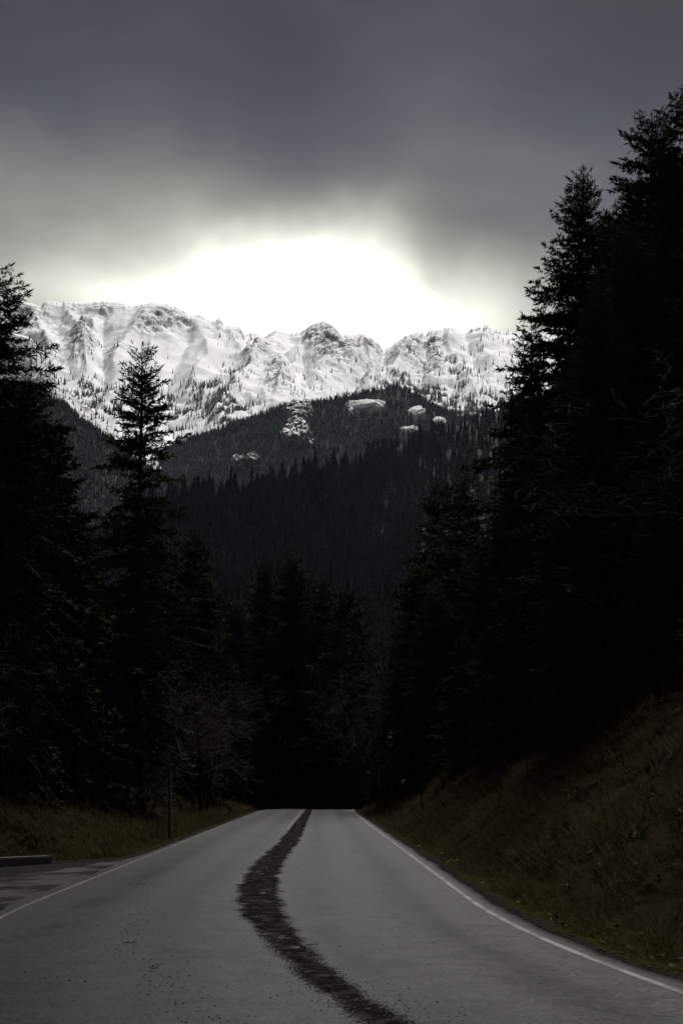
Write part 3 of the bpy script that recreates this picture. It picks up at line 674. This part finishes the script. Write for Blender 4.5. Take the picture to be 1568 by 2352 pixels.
def scatter_mesh(name, protos, x, y, z, h, wide, yaw, rg):
    VV, FF = [], []; n = 0; which = rg.integers(0, len(protos), len(x))
    for k, (v, f) in enumerate(protos):
        s = which == k; c, sn = np.cos(yaw[s])[:, None], np.sin(yaw[s])[:, None]; hh = h[s][:, None]; ww = hh * wide[s][:, None]
        P = np.stack([x[s][:, None] + ww * (v[:, 0] * c - v[:, 1] * sn), y[s][:, None] + ww * (v[:, 0] * sn + v[:, 1] * c), z[s][:, None] + hh * v[:, 2]], -1)
        VV.append(P.reshape(-1, 3)); FF.append((f[None] + (np.arange(s.sum()) * len(v))[:, None, None] + n).reshape(-1, 3)); n += s.sum() * len(v)
    return mesh(name, np.concatenate(VV), np.concatenate(FF))
rg = np.random.default_rng(4)
HT = [hill_tree(k) for k in range(5)]
# candidates over the hillside, evened out by distance
n = 7200
px = 130 + 1140 * rg.random(n) ** 0.85; q = rg.random(n) ** 0.72
x, y, z = sample(HILL, px, q)
keep = (q > 0.12)
px, q, x, y, z = px[keep], q[keep], x[keep], y[keep], z[keep]
h = (16 + 26 * rg.random(len(x)) ** 1.3) * (1 + 0.25 * gnoise(x / 60, y / 60, 301)) * interp(px, [(0, 1), (700, 1.0), (1000, 0.85), (1300, 0.8)]); h = np.where(rg.random(len(x)) < 0.05, h * 1.25, h)
wd = rg.uniform(0.7, 1.35, len(x)); yw = rg.uniform(0, 6.28, len(x))
pyt = HY - (z + h - EYE) / y * FP
size = h / y
vis = (px > 440) & (px < 1010) & (pyt < 1340) & (pyt > 1000)
order = np.argsort(-np.where(vis, size, 0))[:110]
hm = []
for k, (v, f) in enumerate(HT):
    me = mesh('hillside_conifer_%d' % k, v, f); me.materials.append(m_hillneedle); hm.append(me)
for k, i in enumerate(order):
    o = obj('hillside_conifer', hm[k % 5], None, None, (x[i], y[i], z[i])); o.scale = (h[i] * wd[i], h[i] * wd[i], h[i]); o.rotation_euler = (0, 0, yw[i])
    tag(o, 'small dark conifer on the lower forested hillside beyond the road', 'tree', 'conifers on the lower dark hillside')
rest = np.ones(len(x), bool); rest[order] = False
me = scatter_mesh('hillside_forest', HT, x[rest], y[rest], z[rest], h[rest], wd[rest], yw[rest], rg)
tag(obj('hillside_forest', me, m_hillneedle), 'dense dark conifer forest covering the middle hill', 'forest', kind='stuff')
# two emergent crowns on the skyline
for px_, py_, lab in ((622, 1060, 'tall conifer sticking up from the dark hill skyline, shorter of two'), (650, 1052, 'tallest conifer sticking up from the dark hill skyline'), (530, 1072, 'broad topped conifer on the dark hill skyline below the small snowy rock')):
    X_, Y_, Z_ = [float(a[0]) for a in sample(HILL, np.array([px_ * 1.0]), np.array([0.97]))]
    hh = (HY - py_) / FP * Y_ + EYE - Z_
    o = obj('hillside_conifer', hm[1], None, None, (X_, Y_, Z_)); o.scale = (hh * 0.8, hh * 0.8, hh); tag(o, lab, 'tree')

# far ridges
TINY = [tiny_tree(k) for k in range(4)]
def cover(R, name, n, px0, px1, q0, h0, h1, label, mat, reject=None, seed=0):
    rg = np.random.default_rng(seed)
    px = rg.uniform(px0, px1, n); q = q0 + (1 - q0) * rg.random(n)
    q = np.where(rg.random(n) < 0.08, 0.985 + 0.015 * rg.random(n), q)
    x, y, z = sample(R, px, q)
    if reject is not None:
        py = HY - (z - EYE) / y * FP; k = ~reject(px, py, rg); px, x, y, z = px[k], x[k], y[k], z[k]
    h = rg.uniform(h0, h1, len(x)); wd = rg.uniform(0.8, 1.2, len(x)); yw = rg.uniform(0, 6.28, len(x))
    me = scatter_mesh(name, TINY, x, y, z, h, wd, yw, rg)
    return tag(obj(name, me, mat), label, 'forest', kind='stuff')
m_farneedle = foliage_material('far_needles', (0.022, 0.027, 0.027), (0.038, 0.044, 0.043), 0.02)  # ridge needles lightened, haze put into the colour instead of denser air
in_crop = lambda px, py, rg: ((((px - 680) / 34) ** 2 + ((py - 985) / 46) ** 2) < 1) | ((((px - 565) / 38) ** 2 + ((py - 1072) / 14) ** 2) < 1) | ((((px - 838) / 50) ** 2 + ((py - 935) / 14) ** 2) < 1) | ((((px - 957) / 22) ** 2 + ((py - 951) / 13) ** 2) < 1) | ((((px - 1008) / 18) ** 2 + ((py - 971) / 11) ** 2) < 1) | ((((px - 940) / 24) ** 2 + ((py - 990) / 5) ** 2) < 1) | ((rg.random(len(px)) < 0.55) & (px > 730) & (py < 925))
cover(FARR, 'far_forest', 14000, 330, 1250, 0.3, 12, 22, 'hazy distant conifer forest on the ridge under the snow line', m_farneedle, in_crop, 1)
cover(LEFTR, 'far_forest', 9000, -60, 560, 0.3, 12, 22, 'bluish distant conifer forest on the ridge behind the lone slender conifer', m_farneedle, None, 2)

# trees standing in the snow
def msample(px, t):
    p, tq = mount['P'], mount['T']
    i = np.clip(np.searchsorted(p, px) - 1, 0, len(p) - 2); a = (px - p[i]) / (p[i + 1] - p[i])
    fj = np.interp(t, tq, np.arange(len(tq))); j = np.clip(fj.astype(int), 0, len(tq) - 2); c = fj - j
    def bl(A): return (A[j, i] * (1 - a) + A[j, i + 1] * a) * (1 - c) + (A[j + 1, i] * (1 - a) + A[j + 1, i + 1] * a) * c
    D = bl(mount['D']); return (px - CX) / FP * D, D, bl(mount['H']), bl(mount['S'])
rg = np.random.default_rng(12)
n = 90000
px = rg.uniform(-40, 1330, n); tq = rg.random(n)
x, y, z, s = msample(px, tq)
py = HY - (z - EYE) / y * FP
def el(cx, cy, rx, ry, a=1.0, ang=0.0):
    dx, dy = px - cx, py - cy; c, sn = cos(radians(ang)), sin(radians(ang)); u, v = dx * c + dy * sn, -dx * sn + dy * c
    return a * np.exp(-((u / rx) ** 2 + (v / ry) ** 2) ** 1.5)
den = 0.009 * np.clip((py - 720) / 120, 0, 1)
den = den + el(485, 900, 80, 34, 0.65, 12) + el(505, 940, 60, 32, 0.8, 10) + el(330, 915, 190, 20, 0.7, 10) + el(300, 950, 120, 28, 0.7, 15)
den = den + el(912, 885, 58, 28, 0.9, -8) + el(950, 925, 150, 32, 0.75, -5) + el(830, 925, 120, 22, 0.6, -14) + el(1045, 930, 70, 34, 0.55, 10) + el(1120, 945, 80, 30, 0.4, 5)
den = den + el(990, 830, 55, 35, 0.18, 40) + el(1040, 850, 80, 18, 0.32, 48) + el(1120, 830, 90, 60, 0.05) + el(1170, 880, 60, 60, 0.08) + el(1110, 762, 70, 7, 0.22, 4)
den = den + el(540, 860, 60, 30, 0.12, -30) + el(720, 870, 110, 60, 0.03) + el(200, 830, 40, 70, 0.10) + el(560, 770, 40, 18, 0.08, 10) + el(690, 960, 60, 18, 0.4)
den = den + el(1070, 955, 120, 26, 0.7, -8)
den = den * (1 - np.clip(el(845, 925, 55, 12, 1.0, -4) + el(957, 948, 20, 9) + el(1005, 955, 25, 8), 0, 0.96))
clump = np.clip(fbm(x / 110, y / 150, 90, 3) * 4.2 + 0.45, 0, 1.8)
streak = np.clip(fbm(x / 35, y / 140, 95, 2) * 2.0 + 0.7, 0.1, 1.6)
k = rg.random(n) < 1.35 * den * clump * streak
x, y, z = x[k], y[k], z[k]
h = rg.uniform(14, 36, len(x)) * rg.uniform(0.6, 1.0, len(x))
me = scatter_mesh('snowfield_trees', TINY, x, y, z, h, rg.uniform(0.65, 1.0, len(x)), rg.uniform(0, 6.28, len(x)), rg)
m_snowtree = foliage_material('haze_paled_needles', (0.038, 0.040, 0.039), (0.115, 0.116, 0.115), 0.03)  # needle colour paled to stand in for glare haze on the slopes
tag(obj('snowline_forest', me, m_snowtree), 'sparse dark trees standing on the snow slopes of the mountains', 'forest', kind='stuff')
cover(SPUR, 'spur_forest', 500, 60, 420, 0.5, 10, 22, 'scattered dark trees on the snow spur at the left', m_snowtree, lambda px, py, rg: rg.random(len(px)) < 0.4, 7)

# snowy rock outcrops on the hazy ridge
def outcrop(px, py, rx, ry, label, seed, taper=0.0, out=16.0, rocky=0.85):
    nu = nv = 64
    A, B = np.meshgrid(np.linspace(-1.5, 1.5, nu), np.linspace(-1.4, 1.4, nv))
    PX = px + A * rx; PY = py - B * ry
    sl = interp(PX, sil_far); q = np.clip((1300 - PY) / (1300 - sl), 0.01, 1.0) ** (1 / 0.95)
    x, y, z = sample(FARR, PX.ravel(), q.ravel()); x, y, z = [a.reshape(PX.shape) for a in (x, y, z)]
    rr = np.sqrt((A / (1 - taper * B)) ** 2 + B ** 2) + 0.45 * fbm(PX / (0.55 * rx) + seed * 3, PY / (0.55 * ry), 110 + seed, 4, 0.6)
    m = np.clip((1.0 - rr) / 0.25, -1, 1)
    n1_ = fbm(x / 26, z / 26, 120 + seed, 5, 0.65, True)
    o_ = m * out + n1_ * 15 * np.clip(m + 0.2, 0, 1)
    if rocky < 0.3:      # a clearing: snow lying on the slope
        o_ = np.clip((1.0 - rr) / 0.5, -1, 1); o_ = np.where(o_ > 0, 6 * o_, 14 * o_) + 1.5 * n1_ - 1
        V = np.stack([x, y - o_ * 0.3, z + o_ + 1], -1)
    else:
        V = np.stack([x, y - o_ * 0.8, z + o_ * 0.6 + 3], -1)
    gxx = np.gradient(V, axis=1); gyy = np.gradient(V, axis=0); nn_ = np.cross(gxx, gyy); nn_ /= np.linalg.norm(nn_, axis=2, keepdims=True) + 1e-9
    me = mesh('rock_outcrop', V.reshape(-1, 3), grid_faces(nv, nu), {'steepness': 1 - np.abs(nn_[..., 2]), 'crag': np.full(V.shape[:2], rocky)}, True)
    tag(obj('rock_outcrop', me, m_snow), label, 'rock')
outcrop(680, 1002, 34, 30, 'snow plastered rock cone standing out of the hazy wooded ridge', 1, 0.45)
outcrop(684, 953, 36, 24, 'darker snow streaked cliff on the ridge top above the rock cone', 2, -0.1, rocky=1.0)
outcrop(548, 1074, 17, 11, 'small snowy rock peeping over the dark hill, left of the pair', 3)
outcrop(583, 1072, 18, 9, 'small snowy rock peeping over the dark hill, right of the pair', 4)
outcrop(940, 989, 24, 6, 'thin snow patch low on the hazy ridge near the dark hill skyline', 5, rocky=0.0, out=14)
outcrop(838, 930, 46, 10, 'widest snow clearing in the ridge forest right of the rock cone', 6, rocky=0.0, out=14)
outcrop(957, 946, 20, 9, 'small rounded snow clearing in the ridge forest below the right peaks', 7, rocky=0.0, out=14)
outcrop(806, 952, 9, 12, 'narrow snow streak hanging below the left end of the widest clearing', 8, rocky=0.0, out=14)
outcrop(1008, 968, 16, 8, 'snow patch touching the dark hill skyline at the far right', 9, rocky=0.2, out=14)

# ------------------------------------------------------------------ bare broadleaf trees
def bare_mesh(name, seed, Ht=12.0, stems=1, spread=0.5, levels=4, fork=4, lean=0.0):
    rg = np.random.default_rng(seed); trunk = Bag(); tw = Bag()
    def grow(p, d, L, r, lev):
        n = 6; pts = [p]; dd = d.copy()
        for _ in range(n - 1):
            dd = dd + rg.normal(0, 0.13, 3) + np.array([0, 0, 0.05 if lev < 3 else 0.02]); dd /= np.linalg.norm(dd); pts.append(pts[-1] + dd * L / (n - 1))
        v, f = tube(pts, np.linspace(r, r * 0.45, n), 6 if lev == 0 else 3)
        (trunk if lev == 0 else tw).add(v, f)
        if lev >= levels: return
        k = fork + (2 if lev == 0 else 0) + int(rg.integers(0, 2))
        for j in range(k):
            t = rg.uniform(0.3 if lev == 0 else 0.2, 1.0); i = min(int(t * (n - 1)), n - 2); a = t * (n - 1) - i
            pp = pts[i] * (1 - a) + pts[i + 1] * a; bd = pts[i + 1] - pts[i]; bd = bd / np.linalg.norm(bd)
            sd_ = np.cross(bd, rg.normal(0, 1, 3)); sd_ /= np.linalg.norm(sd_) + 1e-9
            ang = rg.uniform(0.45, 1.0) * (0.6 + spread)
            nd = bd * cos(ang) + sd_ * sin(ang); grow(pp, nd, L * rg.uniform(0.42, 0.68), max(r * (1 - 0.55 * t) * 0.5, 0.009), lev + 1)
    for s in range(stems):
        d = np.array([lean + (rg.normal(0, 0.16) if stems > 1 else 0), rg.normal(0, 0.16) if stems > 1 else 0, 1.0]); d /= np.linalg.norm(d)
        grow(np.array([rg.normal(0, 0.15) * (stems > 1), rg.normal(0, 0.15) * (stems > 1), -0.3]), d, Ht * (0.62 if levels > 2 else 0.9) * rg.uniform(0.8, 1.0), 0.011 * Ht / sqrt(stems) ** 0.6, 0)
    a = trunk.mesh(name + '_trunk', True); b_ = tw.mesh(name + '_twigs'); a.materials.append(m_twig); b_.materials.append(m_twig)
    return a, b_, Ht
BARE = {'bushy': bare_mesh('bare_bushy', 1, 12, 4, 0.45, 4, 3), 'tall': bare_mesh('bare_tall', 2, 14, 1, 0.4, 4, 5), 'wide': bare_mesh('bare_wide', 3, 12, 3, 0.75, 4, 4),
        'pole': bare_mesh('bare_pole', 4, 14, 1, 0.3, 2, 3), 'snag': bare_mesh('bare_snag', 5, 6, 1, 0.8, 3, 5, 0.35)}
def bare(key, px, py, d, label, group=None, lean=0.0, leanx=0.0, wide=1.0, name='bare_tree', yaw=None):
    a, b_, Ht = BARE[key]; x = (px - CX) * d / FP; h = EYE + (HY - py) * d / FP - ground(x, d); s = max(h, 1.5) / Ht
    uu_ = x - float(road_c(d))
    if abs(uu_) < 5.5: x = float(road_c(d)) + (5.6 if uu_ > 0 else -5.6)
    e = empty(name, (x, d, ground(x, d))); e.scale = (s * wide, s * wide, s); e.rotation_euler = (leanx, lean, rt.uniform(0, 6.28) if yaw is None else yaw)
    obj('trunk', a, None, e); obj('twigs', b_, None, e); return tag(e, label, 'tree', group)
bare('bushy', 868, 1375, 112, 'leafless brownish tree filling the gap between the crest conifers and the right forest', wide=0.9)
bare('wide', 905, 1395, 104, 'leafless tree behind the foot of the right forest, right of the brownish gap tree')
bare('bushy', 850, 1480, 100, 'low leafless thicket tree beside the right road edge at the crest')
bare('bushy', 472, 1425, 84, 'pale leafless tree with upright stems right of the lone slender conifer')
bare('wide', 560, 1480, 80, 'pale leafless spreading tree hanging towards the road from the left forest', wide=1.1)
bare('wide', 590, 1580, 90, 'low leafless spreading tree at the left forest edge near the crest')
bare('tall', 1092, 1085, 98, 'leafless tree with twigs showing against the dark hill beside the right forest')
bare('wide', 1130, 1120, 90, 'leafless brown tree overlapping the right forest edge below the small one against the snow')
bare('wide', 1590, 640, 38, 'leafless tree reaching long fine twigs in from the right edge', wide=1.25)
bare('tall', -25, 1270, 34, 'leafless tree with arching twigs at the left edge')
bare('bushy', 225, 1330, 60, 'faint leafless tree left of the lone slender conifer')
bare('snag', 392, 1690, 55, 'mossy dead snag with crooked branches beside the roadside post', name='dead_snag')
bare('pole', 1060, 1385, 66, 'thin leaning bare trunk across the right forest, longer of two', lean=-0.40, wide=0.6, yaw=0.3)
bare('pole', 1098, 1470, 66, 'thin leaning bare trunk across the right forest, shorter of two', lean=-0.32, wide=0.6, yaw=1.3)
bare('pole', 958, 1690, 62, 'small bare sapling on the far grassy bank shoulder', wide=0.9)
bare('pole', 1210, 1600, 44, 'small bare sapling above the near grassy bank', wide=0.9)

# ------------------------------------------------------------------ small things by the road
m_post, t, b = material('weathered_post', rough=0.85, spec=0.2)
pos = t.node('ShaderNodeTexCoord').outputs['Object']
t.put(b.inputs['Base Color'], t.mix(t.noise(t.vec('MULTIPLY', pos, (1, 1, 0.15)), 30, 4, 0.7), (0.03, 0.027, 0.024), (0.09, 0.083, 0.075)))
m_concrete, t, b = material('old_concrete', rough=0.9, spec=0.2)
pos = t.node('ShaderNodeTexCoord').outputs['Object']
t.put(b.inputs['Base Color'], t.mix(t.noise(pos, 6, 6, 0.7), (0.07, 0.068, 0.064), (0.20, 0.195, 0.185)))
t.put(b.inputs['Normal'], t.bump(t.noise(pos, 25, 4, 0.7), 0.4, 0.02))
px0, d0 = 390, 51.0; x0 = (px0 - CX) * d0 / FP; z0 = ground(x0, d0)
e = empty('roadside_post', (x0, d0, z0)); tag(e, 'plain slim upright wooden post on the grass left of the road', 'post')
ph = EYE + (HY - 1772) * d0 / FP - z0
def box(sx, sy, z0_, z1_, bev=0.012):
    import bmesh
    bm = bmesh.new(); bmesh.ops.create_cube(bm, size=1.0)
    for v in bm.verts: v.co = (v.co.x * sx, v.co.y * sy, z0_ if v.co.z < 0 else z1_)
    bmesh.ops.bevel(bm, geom=list(bm.edges), offset=bev, segments=2, affect='EDGES')
    me = bpy.data.meshes.new('box'); bm.to_mesh(me); bm.free(); return me
obj('shaft', box(0.10, 0.10, -0.4, ph - 0.06), m_post, e)
obj('cap', box(0.105, 0.105, ph - 0.058, ph, 0.02), m_post, e)
# concrete wheel stop blocks at the back of the turnout
def kerb(xa, ya, xb, yb, label):
    L = sqrt((xb - xa) ** 2 + (yb - ya) ** 2); e_ = box(L, 0.20, -0.10, 0.19, 0.03)
    v = np.array([p.co[:] for p in e_.vertices])
    o = obj('kerb_block', e_, m_concrete, None, ((xa + xb) / 2, (ya + yb) / 2, ground((xa + xb) / 2, (ya + yb) / 2) + 0.02))
    o.rotation_euler = (0, 0, math.atan2(yb - ya, xb - xa)); tag(o, label, 'kerb')
kerb(-9.6, 32.4, -7.15, 34.9, 'low concrete kerb block at the left edge behind the turnout')

# loose stones, one heap nobody could count
m_grit, t, b = material('dark_grit', rough=0.9, spec=0.2)
rnd = t.noise(t.node('ShaderNodeNewGeometry').outputs['Position'], 6, 2)
t.put(b.inputs['Base Color'], t.mix(rnd, (0.010, 0.009, 0.009), (0.05, 0.046, 0.042)))
octv = np.array([[1, 0, 0], [0, 1, 0], [-1, 0, 0], [0, -1, 0], [0, 0, 0.8], [0, 0, -0.5]], float)
octf = np.array([[0, 1, 4], [1, 2, 4], [2, 3, 4], [3, 0, 4], [1, 0, 5], [2, 1, 5], [3, 2, 5], [0, 3, 5]])
def stones(name, x, y, z, s, mat, label, seed):
    rg = np.random.default_rng(seed); n = len(x)
    V = octv[None] * rg.uniform(0.6, 1.4, (n, 6, 3)); a = rg.uniform(0, 6.28, n); c, sn = np.cos(a)[:, None], np.sin(a)[:, None]
    V = np.stack([V[..., 0] * c - V[..., 1] * sn, V[..., 0] * sn + V[..., 1] * c, V[..., 2] * 0.7], -1) * s[:, None, None]
    V = V + np.stack([x, y, z + 0.25 * s], -1)[:, None]
    me = mesh(name, V.reshape(-1, 3), (octf[None] + (np.arange(n) * 6)[:, None, None]).reshape(-1, 3))
    return tag(obj(name, me, mat), label, kind='stuff')
rg = np.random.default_rng(77)
gx_, gy_, gs_ = [], [], []
def strew(pts, n, spread, smin, smax, tail=1.0):
    p = np.array([[(a - CX) / FP * (EYE * FP / (b_ - HY)), EYE * FP / (b_ - HY)] for a, b_ in pts]); t_ = rg.random(n) * (len(p) - 1); i = np.clip(t_.astype(int), 0, len(p) - 2); a = (t_ - i)[:, None]
    q = p[i] * (1 - a) + p[i + 1] * a; q = q + rg.standard_t(3, (n, 2)) * np.array([spread, spread * 2.0])
    gx_.append(q[:, 0]); gy_.append(q[:, 1]); gs_.append(smin + (smax - smin) * rg.random(n) ** 4)
strew([(370, 2020), (330, 2080), (300, 2130), (310, 2190), (360, 2250), (430, 2310), (500, 2380)], 900, 0.16, 0.003, 0.013)
strew([(0, 2090), (90, 2060), (160, 2035), (230, 2010), (300, 1985)], 900, 0.30, 0.003, 0.012)
strew([(812, 1960), (830, 2000), (880, 2070), (950, 2150), (1040, 2210), (1150, 2260)], 260, 0.10, 0.003, 0.010)
strew([(820, 2290), (900, 2330), (1000, 2380)], 500, 0.22, 0.003, 0.012)
strew([(620, 2150), (690, 2220), (780, 2290), (880, 2350)], 1300, 0.14, 0.003, 0.010)
strew([(560, 2080), (600, 2000), (640, 1950)], 700, 0.20, 0.003, 0.012)
# anywhere
m_ = 500; gy_.append(rg.uniform(9.5, 40, m_)); gx_.append(rg.uniform(-3.4, 3.4, m_) + road_c(gy_[-1])); gs_.append(0.003 + 0.011 * rg.random(m_) ** 5)
X_, Y_, S_ = np.concatenate(gx_), np.concatenate(gy_), np.concatenate(gs_)
k = (Y_ > 8) & (Y_ < 110); X_, Y_, S_ = X_[k], Y_[k], S_[k]
U_ = X_ - road_c(Y_); Z_ = np.where(np.abs(U_) < 3.7, road_surface(U_, Y_), -0.02)
stones('loose_grit', X_, Y_, Z_, S_, m_grit, 'dark loose grit strewn over the asphalt', 1)
m_gravel, t, b = material('verge_gravel', rough=0.95, spec=0.15)
rnd = t.noise(t.node('ShaderNodeNewGeometry').outputs['Position'], 9, 2)
t.put(b.inputs['Base Color'], t.mix(t.smooth(rnd, 0.3, 0.7), (0.008, 0.008, 0.007), (0.036, 0.034, 0.032)))
n = 6000; y = 9 + 90 * rg.random(n) ** 1.7; side = rg.random(n) < 0.6
u = np.where(side, 3.72 + np.abs(rg.normal(0, 0.28, n)), -3.72 - np.abs(rg.normal(0, 0.5, n)))
stones('verge_gravel', u + road_c(y), y, ground_uz(u, y), 0.008 + 0.022 * rg.random(n) ** 3, m_gravel, 'fine dark gravel along both road edges', 2)

n = 700; y = 11 + 60 * rg.random(n) ** 1.6; u = 4.3 + 8 * rg.random(n) ** 1.1
stones('bank_rubble', u + road_c(y), y, ground_uz(u, y), 0.015 + 0.10 * rg.random(n) ** 4, m_gravel, 'scattered stones lying on the steep right bank', 3)
# fallen twigs on the asphalt
def twig(px, py, Lm, ang, label, seed):
    rg = np.random.default_rng(seed); d = EYE * FP / (py - HY); x = (px - CX) / FP * d
    bag = Bag(); n = 7; s = np.linspace(-0.5, 0.5, n) * Lm
    P = np.stack([s, np.cumsum(rg.normal(0, 0.018, n)), 0.012 + np.abs(rg.normal(0, 0.01, n))], -1); v, f = tube(P, np.linspace(0.006, 0.003, n), 5); bag.add(v, f)
    for i in (2, 4, 5):
        q = np.stack([P[i], P[i] + [Lm * 0.12, 0.05 * rg.choice([-1, 1]), 0.02], P[i] + [Lm * 0.22, 0.09 * rg.choice([-1, 1]), 0.035]]); v, f = tube(q, [0.006, 0.004, 0.002], 4); bag.add(v, f)
    o = obj('fallen_twig', bag.mesh('fallen_twig'), m_grit, None, (x, d, float(road_surface(x - road_c(d), d)) + 0.006)); o.rotation_euler = (0, 0, ang); tag(o, label, 'twig')
twig(298, 2178, 0.16, 0.15, 'dark forked twig lying alone on the left lane among grit', 1)
twig(352, 2238, 0.09, -0.3, 'short dark twig on the left lane nearer the camera', 2)
twig(325, 2037, 0.20, 0.05, 'thin dark twig on the left lane farther up the road', 3)
twig(718, 2184, 0.12, 0.0, 'thin dark twig beside the dark scar on the right lane', 4)

# ------------------------------------------------------------------ grass on the banks
m_grass, t, b = material('dry_grass', rough=0.9, spec=0.08)
pos = t.node('ShaderNodeNewGeometry').outputs['Position']
gn = t.noise(pos, 1.3, 4, 0.65); gh = t.noise(pos, 8, 3, 0.6)
c = t.mix(t.smooth(gn, 0.35, 0.65), (0.044, 0.031, 0.016), (0.018, 0.017, 0.007))
c = t.mix(t.math('MULTIPLY', t.smooth(gh, 0.5, 0.8), 0.8), c, (0.070, 0.053, 0.035))
t.put(b.inputs['Base Color'], c)
tl_ = t.node('ShaderNodeBsdfTranslucent'); t.put(tl_.inputs[0], c)
ms_ = t.node('ShaderNodeMixShader'); ms_.inputs[0].default_value = 0.4
t.l.new(b.outputs[0], ms_.inputs[1]); t.l.new(tl_.outputs[0], ms_.inputs[2])
t.l.new(ms_.outputs[0], [q for q in t.n if q.type == 'OUTPUT_MATERIAL'][0].inputs[0])
def blades(name, n, gen, label, seed, hmin=0.12, hmax=0.45):
    rg = np.random.default_rng(seed); u, y = gen(rg, n); x = u + road_c(y); z = ground_uz(u, y); n = len(u)
    dist = y
    hh = rg.uniform(hmin, hmax, n) * np.where(rg.random(n) < 0.06, 1.6, 1.0) * np.clip((np.abs(u) - 4.0) * 1.2 + 0.25, 0.22, 1.0) * np.clip(0.75 + 1.4 * fbm(x * 0.9, y * 0.7, 210, 3), 0.35, 1.5)
    wv = 0.003 + 0.00028 * dist + 0.002 * rg.random(n)
    a = rg.uniform(0, 6.28, n); lean = rg.normal(0, 0.5, (n, 2)) + np.array([-0.35, -0.1])
    P0 = np.stack([x, y, z - 0.02], -1); side = np.stack([np.cos(a), np.sin(a) * 0.4, 0 * a], -1) * wv[:, None]
    tip = P0 + np.concatenate([lean * hh[:, None] * 0.9, (hh * 0.85)[:, None]], 1)
    V = np.stack([P0 - side, P0 + side, tip], 1).reshape(-1, 3)
    return tag(obj(name, mesh(name, V, np.arange(n * 3).reshape(n, 3)), m_grass), label, 'grass', kind='stuff')
def gen_r(rg, n):
    y = 10 + 105 * rg.random(n) ** 1.9; u = 4.15 + 10 * rg.random(n) ** 1.15; c_ = fbm((u) * 0.9, y * 0.5, 200, 3); k = rg.random(n) < np.clip(0.52 + 2.0 * c_, 0.06, 1); return u[k], y[k]
def gen_l(rg, n):
    y = 14 + 100 * rg.random(n) ** 1.2; u = -(left_edge(y) + 0.25 + 8 * rg.random(n) ** 1.4); k = (u + road_c(y)) / y > -0.30; return u[k], y[k]
blades('bank_grass', 330000, gen_r, 'dry brown grass covering the steep bank right of the road', 1)
blades('verge_grass', 110000, gen_l, 'dry brown grass on the low bank left of the road', 2, 0.15, 0.5)
# fallen leaves
m_leaf, t, b = material('dead_leaf', rough=0.8, spec=0.1)
t.put(b.inputs['Base Color'], t.mix(t.noise(t.node('ShaderNodeNewGeometry').outputs['Position'], 5, 2), (0.025, 0.009, 0.003), (0.060, 0.020, 0.006)))
n = 900; y = 11 + 45 * rg.random(n) ** 1.5; u = 4.1 + 7 * rg.random(n) ** 1.3; x = u + road_c(y); z = ground_uz(u, y) + 0.05
a = rg.uniform(0, 6.28, n); s = rg.uniform(0.02, 0.05, n); d1 = np.stack([np.cos(a), np.sin(a), rg.normal(0, .4, n)], -1) * s[:, None]; d2 = np.stack([-np.sin(a), np.cos(a), rg.normal(0, .4, n)], -1) * s[:, None] * 0.7
c0 = np.stack([x, y, z], -1); V = np.stack([c0 - d1, c0 + d2, c0 + d1, c0 - d2], 1).reshape(-1, 3)
tag(obj('fallen_leaves', mesh('fallen_leaves', V, np.arange(n * 4).reshape(n, 4)), m_leaf), 'rust brown dead leaves lying on the right bank', kind='stuff')

# ------------------------------------------------------------------ air
hz = bpy.data.materials.new('thin_haze'); hz.use_nodes = True
ht = NT(hz.node_tree); ht.n.clear()
vol = ht.node('ShaderNodeVolumePrincipled'); vol.inputs['Color'].default_value = (0.74, 0.86, 1.0, 1); vol.inputs['Density'].default_value = 0.55e-5; vol.inputs['Anisotropy'].default_value = 0.3
ht.l.new(vol.outputs[0], ht.node('ShaderNodeOutputMaterial').inputs['Volume'])
hv = np.array([[a, b_, c_] for a in (-9500, 9500) for b_ in (-400, 31000) for c_ in (-40, 3300)], float)
hf = np.array([[0, 1, 3, 2], [4, 6, 7, 5], [0, 4, 5, 1], [2, 3, 7, 6], [0, 2, 6, 4], [1, 5, 7, 3]])
tag(obj('haze', mesh('haze', hv, hf), hz), 'thin bluish winter haze filling the valley', kind='stuff')
